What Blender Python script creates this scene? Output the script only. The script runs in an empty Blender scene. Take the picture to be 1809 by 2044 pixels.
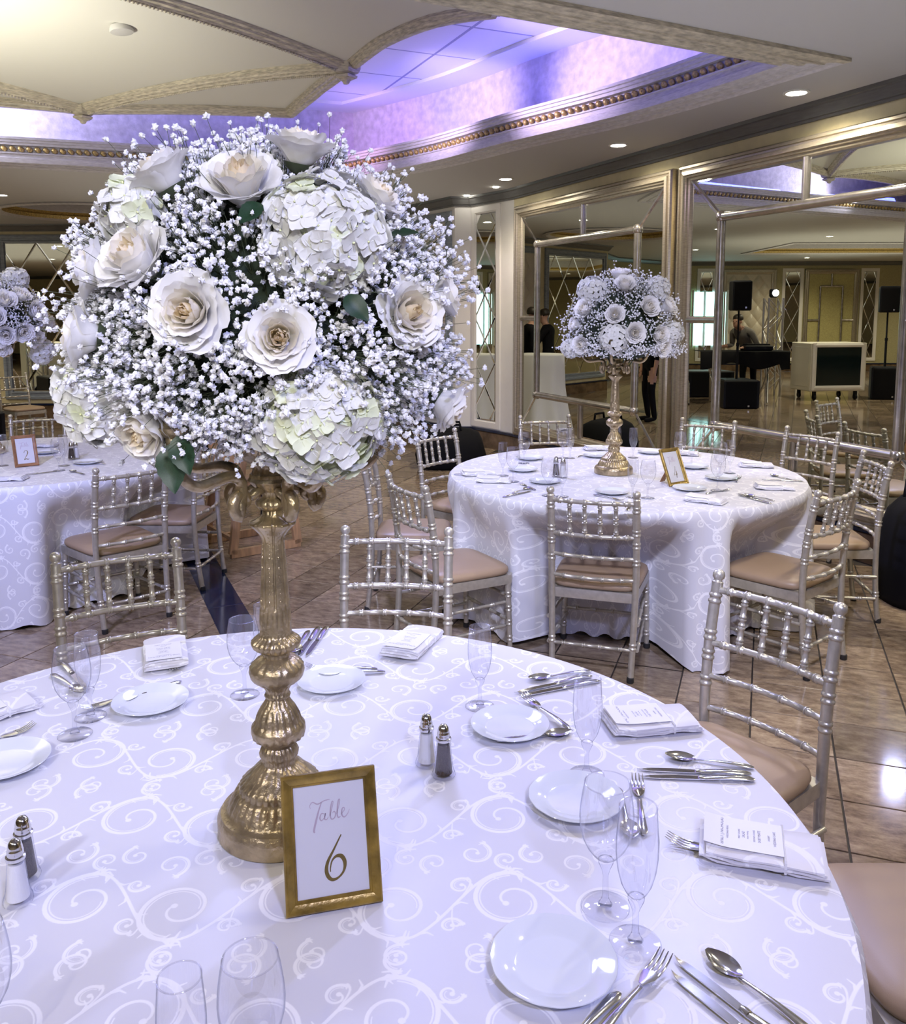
import bpy, math, random
import numpy as np
from mathutils import Vector, Matrix
from mathutils.geometry import tessellate_polygon

random.seed(7)
RNG = np.random.default_rng(7)
SC = bpy.context.scene
COL = SC.collection
PI = math.pi
R = math.radians

# ------------------------------------------------------------------ camera
FPX, PPX, PPY, PITCH, ROLL, EYE = 1711.0, 904.5, 832.0, R(6.85), R(-0.17), 1.66
cam_d = bpy.data.cameras.new('camera')
cam = bpy.data.objects.new('camera', cam_d)
COL.objects.link(cam)
cam_d.sensor_fit = 'HORIZONTAL'
cam_d.sensor_width = 36.0
cam_d.lens = FPX / 1809.0 * 36.0
cam_d.shift_y = -(1022.0 - PPY) / 1809.0
cam_d.clip_start = 0.05
cam_d.clip_end = 80
cam.location = (0, 0, EYE)
cam.rotation_euler = (Matrix.Rotation(PI / 2 - PITCH, 3, 'X') @ Matrix.Rotation(ROLL, 3, 'Z')).to_euler()
SC.camera = cam

# ------------------------------------------------------------------ world, exposure
w = bpy.data.worlds.new('world')
SC.world = w
w.use_nodes = True
w.node_tree.nodes['Background'].inputs[0].default_value = (0.55, 0.58, 0.7, 1)
w.node_tree.nodes['Background'].inputs[1].default_value = 0.15
SC.view_settings.view_transform = 'Standard'
SC.view_settings.look = 'None'
SC.view_settings.exposure = 1.1
SC.view_settings.gamma = 1.0
SC.view_settings.use_curve_mapping = False
SC.cycles.use_denoising = True
SC.cycles.use_adaptive_sampling = True
SC.cycles.adaptive_threshold = 0.03
SC.cycles.max_bounces = 9
SC.cycles.diffuse_bounces = 4
SC.cycles.glossy_bounces = 5
SC.cycles.transmission_bounces = 8
SC.cycles.transparent_max_bounces = 24
SC.cycles.caustics_reflective = False
SC.cycles.caustics_refractive = False
SC.cycles.sample_clamp_indirect = 6.0


def lamp(name, typ, loc, energy, color, aim=None, size=0.1, angle=120, blend=1.0, size_y=None):
    d = bpy.data.lights.new(name, typ)
    d.energy = energy
    d.color = color
    if typ == 'SPOT':
        d.spot_size = R(angle)
        d.spot_blend = blend
        d.shadow_soft_size = size
    elif typ == 'POINT':
        d.shadow_soft_size = size
    elif typ == 'AREA':
        d.size = size
        if size_y:
            d.shape = 'RECTANGLE'
            d.size_y = size_y
    o = bpy.data.objects.new(name, d)
    COL.objects.link(o)
    o.location = loc
    v = Vector(aim) - Vector(loc) if aim else Vector((0, 0, -1))
    o.rotation_euler = v.to_track_quat('-Z', 'Y').to_euler()
    return o


COOL = (0.48, 0.515, 1.0)
WARM = (1.0, 0.88, 0.66)
BLUE = (0.08, 0.10, 1.0)
VIOLET = (0.80, 0.62, 1.0)
# LED strips hidden on the cornice ledge of the ceiling recess, turned up to the tiles
for a, b, ln, e in [((2.0, 5.75, 3.38), (1.1, 5.35, 3.9), 1.5, 3.0), ((1.30, 6.95, 3.38), (0.5, 6.4, 3.9), 1.5, 3.0), ((0.45, 8.05, 3.38), (-0.3, 7.4, 3.9), 1.4, 3.0),
                    ((-0.45, 9.05, 3.38), (-0.9, 8.4, 3.9), 1.3, 2.4), ((0.9, 4.45, 3.38), (0.5, 5.3, 3.9), 2.2, 3.4), ((-2.6, 9.15, 3.38), (-2.4, 8.5, 3.9), 2.4, 2.6), ((-4.8, 8.4, 3.38), (-4.4, 7.6, 3.9), 2.4, 2.6)]:
    lamp('led_strip', 'AREA', a, e, BLUE, b, ln, size_y=0.08)
# added violet-white fill spots in the recess, turned to the lilac upper walls
lamp('recess_fill', 'SPOT', (-0.4, 6.75, 3.48), 75, VIOLET, (1.5, 7.1, 3.52), 0.1, 62, 1.0)
lamp('recess_fill', 'SPOT', (-0.6, 7.1, 3.48), 65, VIOLET, (0.3, 8.7, 3.52), 0.1, 62, 1.0)
lamp('recess_fill', 'SPOT', (-1.4, 8.3, 3.50), 20, (0.9, 0.5, 1.0), (-0.6, 9.6, 3.45), 0.1, 80, 1.0)
lamp('recess_fill', 'SPOT', (-4.7, 7.95, 3.42), 42, (0.80, 0.78, 1.0), (-3.9, 9.0, 3.5), 0.1, 120, 1.0)
# spots that wash the tables with cool light, some only added as fill
lamp('wash_front', 'SPOT', (-0.7, 4.6, 3.35), 142, COOL, (-0.3, 1.5, 0.75), 0.5, 62, 0.8)
lamp('wash_front', 'SPOT', (1.1, 3.9, 3.0), 72, COOL, (0.0, 1.4, 0.75), 0.08, 70, 0.8)
lamp('wash_front', 'SPOT', (0.9, -0.9, 3.0), 118, COOL, (-0.25, 1.4, 1.2), 0.12, 80, 1.0)  # added frontal fill from behind the camera, no fixture known there
lamp('bouquet_fill', 'SPOT', (0.25, -1.5, 2.6), 95, (1.0, 0.98, 0.95), (-0.30, 1.43, 1.66), 0.15, 26, 0.8)  # added fill that brightens the front of the bouquet
lamp('wash_middle', 'SPOT', (-0.9, 6.2, 3.35), 150, COOL, (0.9, 4.7, 0.75), 0.12, 75, 0.9)
lamp('wash_middle', 'SPOT', (0.2, 0.9, 3.0), 240, (0.70, 0.72, 1.0), (0.9, 4.4, 0.5), 0.12, 62, 0.9)  # added frontal fill for the hanging cloth
lamp('wash_left', 'SPOT', (-1.6, -0.9, 3.0), 115, (0.78, 0.80, 1.0), (-1.3, 3.2, 0.7), 0.12, 60, 0.9)  # added fill for the chairs at front left
lamp('wash_left', 'SPOT', (-2.2, 1.6, 3.0), 260, COOL, (-2.5, 5.2, 0.5), 0.15, 70, 0.9)
# uplight for the canopy, left of the frame
lamp('canopy_uplight', 'SPOT', (-4.0, 4.7, 1.9), 330, (1.0, 0.96, 0.80), (-3.6, 5.4, 3.9), 0.3, 110, 1.0)
# added area lights in mid-air, standing in for bounce that greys the soffits
lamp('soffit_fill', 'AREA', (1.3, 3.6, 2.1), 6, (0.96, 0.97, 1.0), (1.3, 3.6, 3.0), 3.5)
lamp('soffit_fill', 'AREA', (-2.4, 9.6, 2.1), 8, (1.0, 0.96, 0.85), (-2.4, 9.6, 3.0), 4.5)
lamp('soffit_fill', 'AREA', (-11.0, 8.5, 2.1), 45, (1.0, 0.95, 0.8), (-11.0, 8.5, 3.0), 7.0)


# ------------------------------------------------------------------ pixel on a known plane -> point
def ray(px, py):
    a = (px - PPX) / FPX
    b = -(py - PPY) / FPX
    c, s = math.cos(ROLL), math.sin(ROLL)
    a, b = c * a - s * b, s * a + c * b
    return Vector((a, math.cos(PITCH) + b * math.sin(PITCH), -math.sin(PITCH) + b * math.cos(PITCH)))


def at(px, py, z=None, Y=None):
    d = ray(px, py)
    t = (z - EYE) / d.z if z is not None else Y / d.y
    return Vector((0, 0, EYE)) + d * t


# mirror wall: direction WD (away from the camera), outward normal WE
WA = R(-24)
WD = Vector((math.sin(WA), math.cos(WA), 0))
WE = Vector((WD.y, -WD.x, 0))
W0 = Vector((2.83, 5.44, 0))
WDIST = W0.dot(WE)


def through_mirror(p):
    """real place of something whose image in the mirror wall stands at p"""
    p = Vector(p)
    return p - 2 * (p.dot(WE) - WDIST) * WE


def V(px, py, Y):
    return through_mirror(at(px, py, Y=Y))


# ------------------------------------------------------------------ materials
def mat(name, color=(0.8, 0.8, 0.8), rough=0.5, metal=0.0, bump=0.0, bscale=60, var=0.0, vscale=8.0, color2=None,
        stretch=(1, 1, 1), coat=0.0, emit=None, estr=0.0, spec=0.5, trans=0.0, coords='Object', detail=4):
    m = bpy.data.materials.new(name)
    m.use_nodes = True
    nt = m.node_tree
    N, L = nt.nodes, nt.links
    b = N['Principled BSDF']
    b.inputs['Base Color'].default_value = (*color, 1)
    b.inputs['Roughness'].default_value = rough
    b.inputs['Metallic'].default_value = metal
    b.inputs['Specular IOR Level'].default_value = spec
    b.inputs['Coat Weight'].default_value = coat
    if emit:
        b.inputs['Emission Color'].default_value = (*emit, 1)
        b.inputs['Emission Strength'].default_value = estr
    if var or bump or color2:
        tc = N.new('ShaderNodeTexCoord')
        mp = N.new('ShaderNodeMapping')
        mp.inputs['Scale'].default_value = stretch
        L.new(tc.outputs[coords], mp.inputs[0])
        if var or color2:
            nz = N.new('ShaderNodeTexNoise')
            nz.inputs['Scale'].default_value = vscale
            nz.inputs['Detail'].default_value = detail
            L.new(mp.outputs[0], nz.inputs[0])
            rp = N.new('ShaderNodeValToRGB')
            c2 = color2 or tuple(max(0, c * (1 - var)) for c in color)
            rp.color_ramp.elements[0].position = 0.32
            rp.color_ramp.elements[1].position = 0.68
            rp.color_ramp.elements[0].color = (*c2, 1)
            rp.color_ramp.elements[1].color = (*color, 1)
            L.new(nz.outputs[0], rp.inputs[0])
            L.new(rp.outputs[0], b.inputs['Base Color'])
        if bump:
            n2 = N.new('ShaderNodeTexNoise')
            n2.inputs['Scale'].default_value = bscale
            n2.inputs['Detail'].default_value = 3
            L.new(mp.outputs[0], n2.inputs[0])
            bp = N.new('ShaderNodeBump')
            bp.inputs['Strength'].default_value = bump
            bp.inputs['Distance'].default_value = 0.01
            L.new(n2.outputs[0], bp.inputs['Height'])
            L.new(bp.outputs[0], b.inputs['Normal'])
    if trans:
        t = N.new('ShaderNodeBsdfTranslucent')
        t.inputs[0].default_value = (*color, 1)
        mx = N.new('ShaderNodeMixShader')
        mx.inputs[0].default_value = trans
        L.new(b.outputs[0], mx.inputs[1])
        L.new(t.outputs[0], mx.inputs[2])
        L.new(mx.outputs[0], N['Material Output'].inputs[0])
    return m


def thin_glass(name, tint=(1, 1, 1), ior=2.1):
    m = bpy.data.materials.new(name)
    m.use_nodes = True
    N, L = m.node_tree.nodes, m.node_tree.links
    N.remove(N['Principled BSDF'])
    t = N.new('ShaderNodeBsdfTransparent')
    lw = N.new('ShaderNodeLayerWeight')
    lw.inputs[0].default_value = 0.5
    rp = N.new('ShaderNodeValToRGB')
    rp.color_ramp.elements[0].position = 0.66
    rp.color_ramp.elements[1].position = 0.97
    rp.color_ramp.elements[0].color = (*tint, 1)
    rp.color_ramp.elements[1].color = (tint[0] * .10, tint[1] * .11, tint[2] * .16, 1)
    L.new(lw.outputs['Facing'], rp.inputs[0])
    L.new(rp.outputs[0], t.inputs[0])
    g = N.new('ShaderNodeBsdfGlossy')
    g.inputs['Roughness'].default_value = 0.02
    g.inputs[0].default_value = (0.9, 0.92, 1.0, 1)
    f = N.new('ShaderNodeFresnel')
    ge = N.new('ShaderNodeNewGeometry')          # same index seen from inside and outside: a thin wall
    ma = N.new('ShaderNodeMath')
    ma.operation = 'MULTIPLY_ADD'
    ma.inputs[1].default_value = 1 / ior - ior
    ma.inputs[2].default_value = ior
    L.new(ge.outputs['Backfacing'], ma.inputs[0])
    L.new(ma.outputs[0], f.inputs[0])
    mx = N.new('ShaderNodeMixShader')
    L.new(f.outputs[0], mx.inputs[0])
    L.new(t.outputs[0], mx.inputs[1])
    L.new(g.outputs[0], mx.inputs[2])
    L.new(mx.outputs[0], N['Material Output'].inputs[0])
    return m


def solid_glass(name):
    m = mat(name, (1, 1, 1), 0.02)
    b = m.node_tree.nodes['Principled BSDF']
    b.inputs['Transmission Weight'].default_value = 1.0
    b.inputs['IOR'].default_value = 1.3
    return m


# damask: scroll strokes drawn into a tiling pattern that the script computes itself
def damask_pattern(n=768):
    a = np.zeros((n, n), np.float32)

    def stamp(x, y, r, val):
        k = int(r) + 2
        xi, yi = int(round(x)), int(round(y))
        g = np.arange(-k, k + 1)
        d = np.hypot(g[None, :] + xi - x, g[:, None] + yi - y)
        s = np.clip(r - d + 0.5, 0, 1) * val
        ix, iy = (g + xi) % n, (g + yi) % n
        blk = a[np.ix_(iy, ix)]
        a[np.ix_(iy, ix)] = np.maximum(blk, s)

    def curve(pts, r0, r1):
        pts = np.array(pts, float)
        seg = np.hypot(*(pts[1:] - pts[:-1]).T)
        for i in range(len(seg)):
            m_ = max(1, int(seg[i] / 1.3))
            for j in range(m_):
                f = j / m_
                q = pts[i] * (1 - f) + pts[i + 1] * f
                u = (i + f) / len(seg)
                stamp(q[0], q[1], r0 + (r1 - r0) * u, 1.0)

    def scroll(cx, cy, r, a0, turns, sgn, w):
        pts, pts2 = [], []
        for i in range(46):
            u = i / 45
            th = a0 + sgn * u * turns * 2 * PI
            rr = r * (1 - 0.82 * u)
            pts.append((cx + rr * math.cos(th), cy + rr * math.sin(th)))
            pts2.append((cx + (rr - w * 2.1) * math.cos(th), cy + (rr - w * 2.1) * math.sin(th)))
        curve(pts, w * 1.25, w * 0.6)
        curve(pts2[:26], w * 0.45, w * 0.3)
        stamp(pts[-1][0], pts[-1][1], w * 1.7, 1.0)
        t = (math.cos(a0), math.sin(a0))
        p = pts[0]
        for q in (-0.5, 0.1, 0.7):
            an = a0 - sgn * (1.2 + q)
            curve([(p[0], p[1]), (p[0] + math.cos(an) * r * .22, p[1] + math.sin(an) * r * .22),
                   (p[0] + math.cos(an - sgn * .5) * r * .38, p[1] + math.sin(an - sgn * .5) * r * .38)], w * 1.1, w * 0.4)
        return p

    rnd = random.Random(4)
    lam, A = n / 2, n * .115
    for vi in range(3):
        y0, ph = n * (vi + .5) / 3, vi * PI
        vine = lambda x: y0 + A * math.sin(2 * PI * x / lam + ph)
        xs = np.linspace(0, n, 121)
        curve([(x, vine(x)) for x in xs], 3.0, 3.0)
        curve([(x, vine(x) + 7) for x in xs if math.sin(4 * PI * x / lam) > -.2], 1.3, 1.3) if False else None
        for h in range(4):
            xc = lam * (h * .5 + .25) - ph / (2 * PI) * lam
            sg = 1 if h % 2 == 0 else -1
            # large scroll curling inside the wave
            p = scroll(xc + 6 * sg, y0 + sg * A * .12, A * .86, sg * PI / 2, 1.35, -sg if vi % 2 else sg, 3.6)
            # small scrolls on the outside
            for q, (dx, dy, r, a0, tn) in enumerate([(-.30, -1.25, .40, .9, 1.15), (.30, -1.32, .34, 2.2, 1.1), (.02, 1.42, .30, -1.6, 1.15), (-.44, .55, .26, 1.2, 1.0), (.46, .62, .24, -.4, 1.0)]):
                cx, cy = xc + dx * lam * .5, y0 + sg * A * dy
                s2 = 1 if (q + h) % 2 else -1
                p2 = scroll(cx, cy, A * r, a0 * sg, tn, s2, 2.6)
                m_ = ((p2[0] + xc) / 2 + 12 * s2, (p2[1] + vine(xc)) / 2 - 8)
                xn = p2[0] - s2 * 16
                e_ = (xn, vine(xn))
                curve([((1 - u) ** 2 * p2[0] + 2 * u * (1 - u) * m_[0] * .5 + 2 * u * (1 - u) * p2[0] * .5 + u * u * e_[0],
                        (1 - u) ** 2 * p2[1] + 2 * u * (1 - u) * m_[1] + u * u * e_[1]) for u in np.linspace(0, 1, 9)], 2.6, 1.2) if abs(e_[1] - p2[1]) < A * .9 else None
        # leaflets along the vine
        for k in range(26):
            x = n * k / 26
            y = vine(x)
            d = math.atan2(vine(x + 1) - y, 1)
            s2 = 1 if k % 2 else -1
            curve([(x, y), (x + math.cos(d + s2 * .5) * 12, y + math.sin(d + s2 * .5) * 12), (x + math.cos(d + s2 * .9) * 24, y + math.sin(d + s2 * .9) * 24)], 3.2, 1.0)
    img = bpy.data.images.new('damask', n, n, float_buffer=False)
    img.colorspace_settings.name = 'Non-Color'
    px = np.ones((n, n, 4), np.float32)
    px[..., :3] = a[..., None]
    img.pixels.foreach_set(px.ravel())
    img.update()
    img.pack()
    return img


DAMASK = damask_pattern()


def damask_mat(name, ground, scroll, r0=0.38, r1=0.62, scale=1.0):
    m = bpy.data.materials.new(name)
    m.use_nodes = True
    N, L = m.node_tree.nodes, m.node_tree.links
    b = N['Principled BSDF']
    uv = N.new('ShaderNodeUVMap')
    mp = N.new('ShaderNodeMapping')
    mp.inputs['Scale'].default_value = (scale, scale, scale)
    im = N.new('ShaderNodeTexImage')
    im.image = DAMASK
    L.new(uv.outputs[0], mp.inputs[0])
    L.new(mp.outputs[0], im.inputs[0])
    mx = N.new('ShaderNodeMix')
    mx.data_type = 'RGBA'
    mx.inputs[6].default_value = (*ground, 1)
    mx.inputs[7].default_value = (*scroll, 1)
    L.new(im.outputs[0], mx.inputs[0])
    L.new(mx.outputs[2], b.inputs['Base Color'])
    mr = N.new('ShaderNodeMapRange')
    mr.inputs[3].default_value = r0
    mr.inputs[4].default_value = r1
    L.new(im.outputs[0], mr.inputs[0])
    L.new(mr.outputs[0], b.inputs['Roughness'])
    bp = N.new('ShaderNodeBump')
    bp.inputs['Strength'].default_value = 0.15
    bp.inputs['Distance'].default_value = 0.002
    L.new(im.outputs[0], bp.inputs['Height'])
    L.new(bp.outputs[0], b.inputs['Normal'])
    b.inputs['Sheen Weight'].default_value = 0.15
    return m


def floor_mat(name):
    m = bpy.data.materials.new(name)
    m.use_nodes = True
    N, L = m.node_tree.nodes, m.node_tree.links
    b = N['Principled BSDF']
    g = N.new('ShaderNodeNewGeometry')
    mp = N.new('ShaderNodeMapping')
    mp.inputs['Rotation'].default_value = (0, 0, TILE_A)
    L.new(g.outputs['Position'], mp.inputs[0])
    sc = N.new('ShaderNodeVectorMath')
    sc.operation = 'MULTIPLY'
    sc.inputs[1].default_value = (1 / TILE, 1 / TILE, 0)
    L.new(mp.outputs[0], sc.inputs[0])
    fl = N.new('ShaderNodeVectorMath')
    fl.operation = 'FLOOR'
    L.new(sc.outputs[0], fl.inputs[0])
    wn = N.new('ShaderNodeTexWhiteNoise')
    L.new(fl.outputs[0], wn.inputs[0])
    st = N.new('ShaderNodeMapping')
    st.inputs['Scale'].default_value = (5, 10, 5)
    L.new(mp.outputs[0], st.inputs[0])
    ad = N.new('ShaderNodeVectorMath')
    L.new(st.outputs[0], ad.inputs[0])
    L.new(wn.outputs['Color'], ad.inputs[1])
    nz = N.new('ShaderNodeTexNoise')
    nz.inputs['Scale'].default_value = 2.6
    nz.inputs['Detail'].default_value = 9
    nz.inputs['Roughness'].default_value = 0.7
    L.new(ad.outputs[0], nz.inputs[0])
    rp = N.new('ShaderNodeValToRGB')
    e = rp.color_ramp.elements
    e[0].position, e[0].color = 0.30, (0.12, 0.083, 0.058, 1)
    e[1].position, e[1].color = 0.70, (0.43, 0.34, 0.235, 1)
    k = e.new(0.5)
    k.color = (0.27, 0.20, 0.14, 1)
    L.new(nz.outputs[0], rp.inputs[0])
    hs = N.new('ShaderNodeHueSaturation')
    mr = N.new('ShaderNodeMapRange')
    mr.inputs[3].default_value = 0.7
    mr.inputs[4].default_value = 1.25
    L.new(wn.outputs['Value'], mr.inputs[0])
    L.new(mr.outputs[0], hs.inputs['Value'])
    L.new(rp.outputs[0], hs.inputs['Color'])
    L.new(hs.outputs[0], b.inputs['Base Color'])
    b.inputs['Roughness'].default_value = 0.1
    b.inputs['Specular IOR Level'].default_value = 0.6
    return m


TILE, TILE_A = 0.305, R(20)
M = dict(
    soffit=mat('painted_soffit', (0.56, 0.555, 0.55), 0.75, bump=0.02, bscale=200),
    canopy=mat('canopy_plaster', (0.66, 0.65, 0.60), 0.65, bump=0.03, bscale=120),
    tile_ceiling=mat('ceiling_tile', (0.8, 0.8, 0.85), 0.7),
    lilac=mat('mottled_plaster', (0.80, 0.74, 0.84), 0.6, var=0.28, vscale=14, bump=0.3, bscale=40),
    trim=mat('weathered_trim', (0.68, 0.62, 0.49), 0.45, var=0.5, vscale=18, stretch=(1, 1, 8)),
    trim_white_lit=mat('white_lit_trim', (0.72, 0.70, 0.72), 0.45, var=0.25, vscale=20, stretch=(1, 1, 6)),  # also the lit copy of the trim on the cornice band
    gold=mat('gilt_bead', (0.80, 0.58, 0.20), 0.35, metal=0.35, var=0.6, vscale=60),
    wall=mat('cream_wall', (0.66, 0.58, 0.36), 0.55, var=0.12, vscale=10),
    wall_far=mat('olive_wallpaper', (0.46, 0.42, 0.24), 0.6, var=0.2, vscale=40),
    crown=mat('grey_crown', (0.13, 0.13, 0.13), 0.35, var=0.2, vscale=10, stretch=(1, 1, 10)),
    white_post=mat('white_panelling', (0.82, 0.80, 0.78), 0.35, var=0.06, vscale=4),
    blue_grey=mat('blue_grey_frame', (0.30, 0.35, 0.42), 0.4, var=0.3, vscale=12, stretch=(1, 1, 6)),
    base=mat('marble_base', (0.20, 0.13, 0.08), 0.15, var=0.6, vscale=6),
    navy=mat('navy_stone', (0.012, 0.018, 0.05), 0.12),
    grout=mat('grout', (0.04, 0.032, 0.028), 0.6),
    frame=mat('champagne_frame', (0.58, 0.52, 0.42), 0.32, metal=0.75, var=0.3, vscale=25, stretch=(1, 1, 9)),
    bar=mat('silver_bar', (0.62, 0.59, 0.56), 0.22, metal=0.9, var=0.3, vscale=14),
    mirror=mat('mirror', (0.74, 0.76, 0.68), 0.0, metal=1.0),
    bevel=mat('mirror_bevel', (0.85, 0.88, 0.9), 0.04, metal=1.0),
    quilt=mat('quilted_satin', (0.66, 0.60, 0.50), 0.35, var=0.1, vscale=30),
    chair=mat('silver_lacquer', (0.61, 0.58, 0.51), 0.32, metal=0.62, var=0.18, vscale=40, bump=0.03, bscale=300),
    seat=mat('tan_vinyl', (0.37, 0.265, 0.175), 0.42, bump=0.04, bscale=500),
    foot=mat('dark_foot', (0.02, 0.02, 0.022), 0.5),
    cloth_top=damask_mat('damask_cloth', (0.70, 0.70, 0.76), (0.92, 0.92, 0.95)),
    napkin=damask_mat('damask_napkin', (0.76, 0.75, 0.79), (0.93, 0.93, 0.95), scale=1.0),
    cand=mat('antique_gold', (0.54, 0.43, 0.26), 0.34, metal=0.72, var=0.45, vscale=30, bump=0.25, bscale=90),
    steel=mat('stainless_steel', (0.72, 0.72, 0.74), 0.12, metal=1.0),
    china=mat('white_china', (0.80, 0.84, 0.90), 0.08, coat=0.3),
    glass=thin_glass('wine_glass_bowl', (0.985, 0.985, 1.0)),
    glass_foot=thin_glass('wine_glass_foot', (0.99, 0.99, 1.0), 1.4),
    glass_solid=thin_glass('wine_glass_stem', (0.96, 0.96, 0.98), 1.55),
    gframe=mat('gilt_wood_frame', (0.44, 0.29, 0.06), 0.3, metal=0.45, var=0.6, vscale=30, stretch=(1, 1, 1), bump=0.1, bscale=120),
    wframe=mat('copper_wood_frame', (0.40, 0.20, 0.09), 0.4, var=0.4, vscale=30),
    card=mat('white_card', (0.88, 0.88, 0.90), 0.45),
    foil=mat('gold_foil', (0.50, 0.40, 0.16), 0.25, metal=0.8),
    pinkfoil=mat('rose_foil', (0.66, 0.55, 0.62), 0.35, metal=0.1),
    ink=mat('grey_ink', (0.18, 0.17, 0.28), 0.6),
    salt=mat('salt', (0.92, 0.92, 0.92), 0.8, bump=0.2, bscale=900),
    pepper=mat('pepper', (0.10, 0.075, 0.06), 0.8, var=0.8, vscale=700, bump=0.4, bscale=900),
    petal=mat('rose_petal', (0.94, 0.93, 0.91), 0.55, trans=0.3),
    petal_mid=mat('rose_petal_cream', (0.95, 0.91, 0.82), 0.55, trans=0.35),
    petal_in=mat('rose_heart', (0.95, 0.84, 0.64), 0.55, trans=0.35),
    hyd=mat('hydrangea_white', (0.82, 0.82, 0.79), 0.55, trans=0.22, var=0.05, vscale=60),
    hyd_g=mat('hydrangea_green_tint', (0.78, 0.82, 0.60), 0.55, trans=0.22),
    hyd_c=mat('hydrangea_eye', (0.72, 0.76, 0.42), 0.5),
    gyp=mat('gypsophila_white', (0.92, 0.92, 0.95), 0.6, trans=0.15),
    stem=mat('flower_stem', (0.055, 0.07, 0.035), 0.6),
    leaf=mat('rose_leaf', (0.012, 0.045, 0.018), 0.45, var=0.4, vscale=40),
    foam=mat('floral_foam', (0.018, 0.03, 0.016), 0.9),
    wood=mat('beech_wood', (0.52, 0.31, 0.15), 0.4, var=0.4, vscale=6, stretch=(8, 8, 1)),
    black=mat('black_cloth', (0.006, 0.006, 0.008), 0.8, spec=0.12),
    blackp=mat('black_plastic', (0.008, 0.009, 0.014), 0.5, spec=0.2),
    white_lam=mat('white_laminate', (0.72, 0.70, 0.62), 0.35),
    screen=mat('dark_screen', (0.004, 0.012, 0.016), 0.06, coat=0.6),
    sweater=mat('grey_sweater', (0.16, 0.15, 0.14), 0.9, bump=0.3, bscale=150),
    skin=mat('skin', (0.45, 0.26, 0.19), 0.5),
    hair=mat('dark_hair', (0.02, 0.014, 0.01), 0.5),
    alu=mat('aluminium_truss', (0.7, 0.7, 0.72), 0.25, metal=1.0),
    lampdisc=mat('downlight_lens', (1, 1, 1), 0.4, emit=(1.0, 0.95, 0.82), estr=22.0),
    lamptrim=mat('downlight_trim', (0.8, 0.8, 0.78), 0.4),
    day=mat('window_daylight', (0.5, 0.9, 1.0), 0.5, emit=(0.55, 0.95, 1.0), estr=2.2),
)
M['floor'] = floor_mat('marble_floor')


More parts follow.
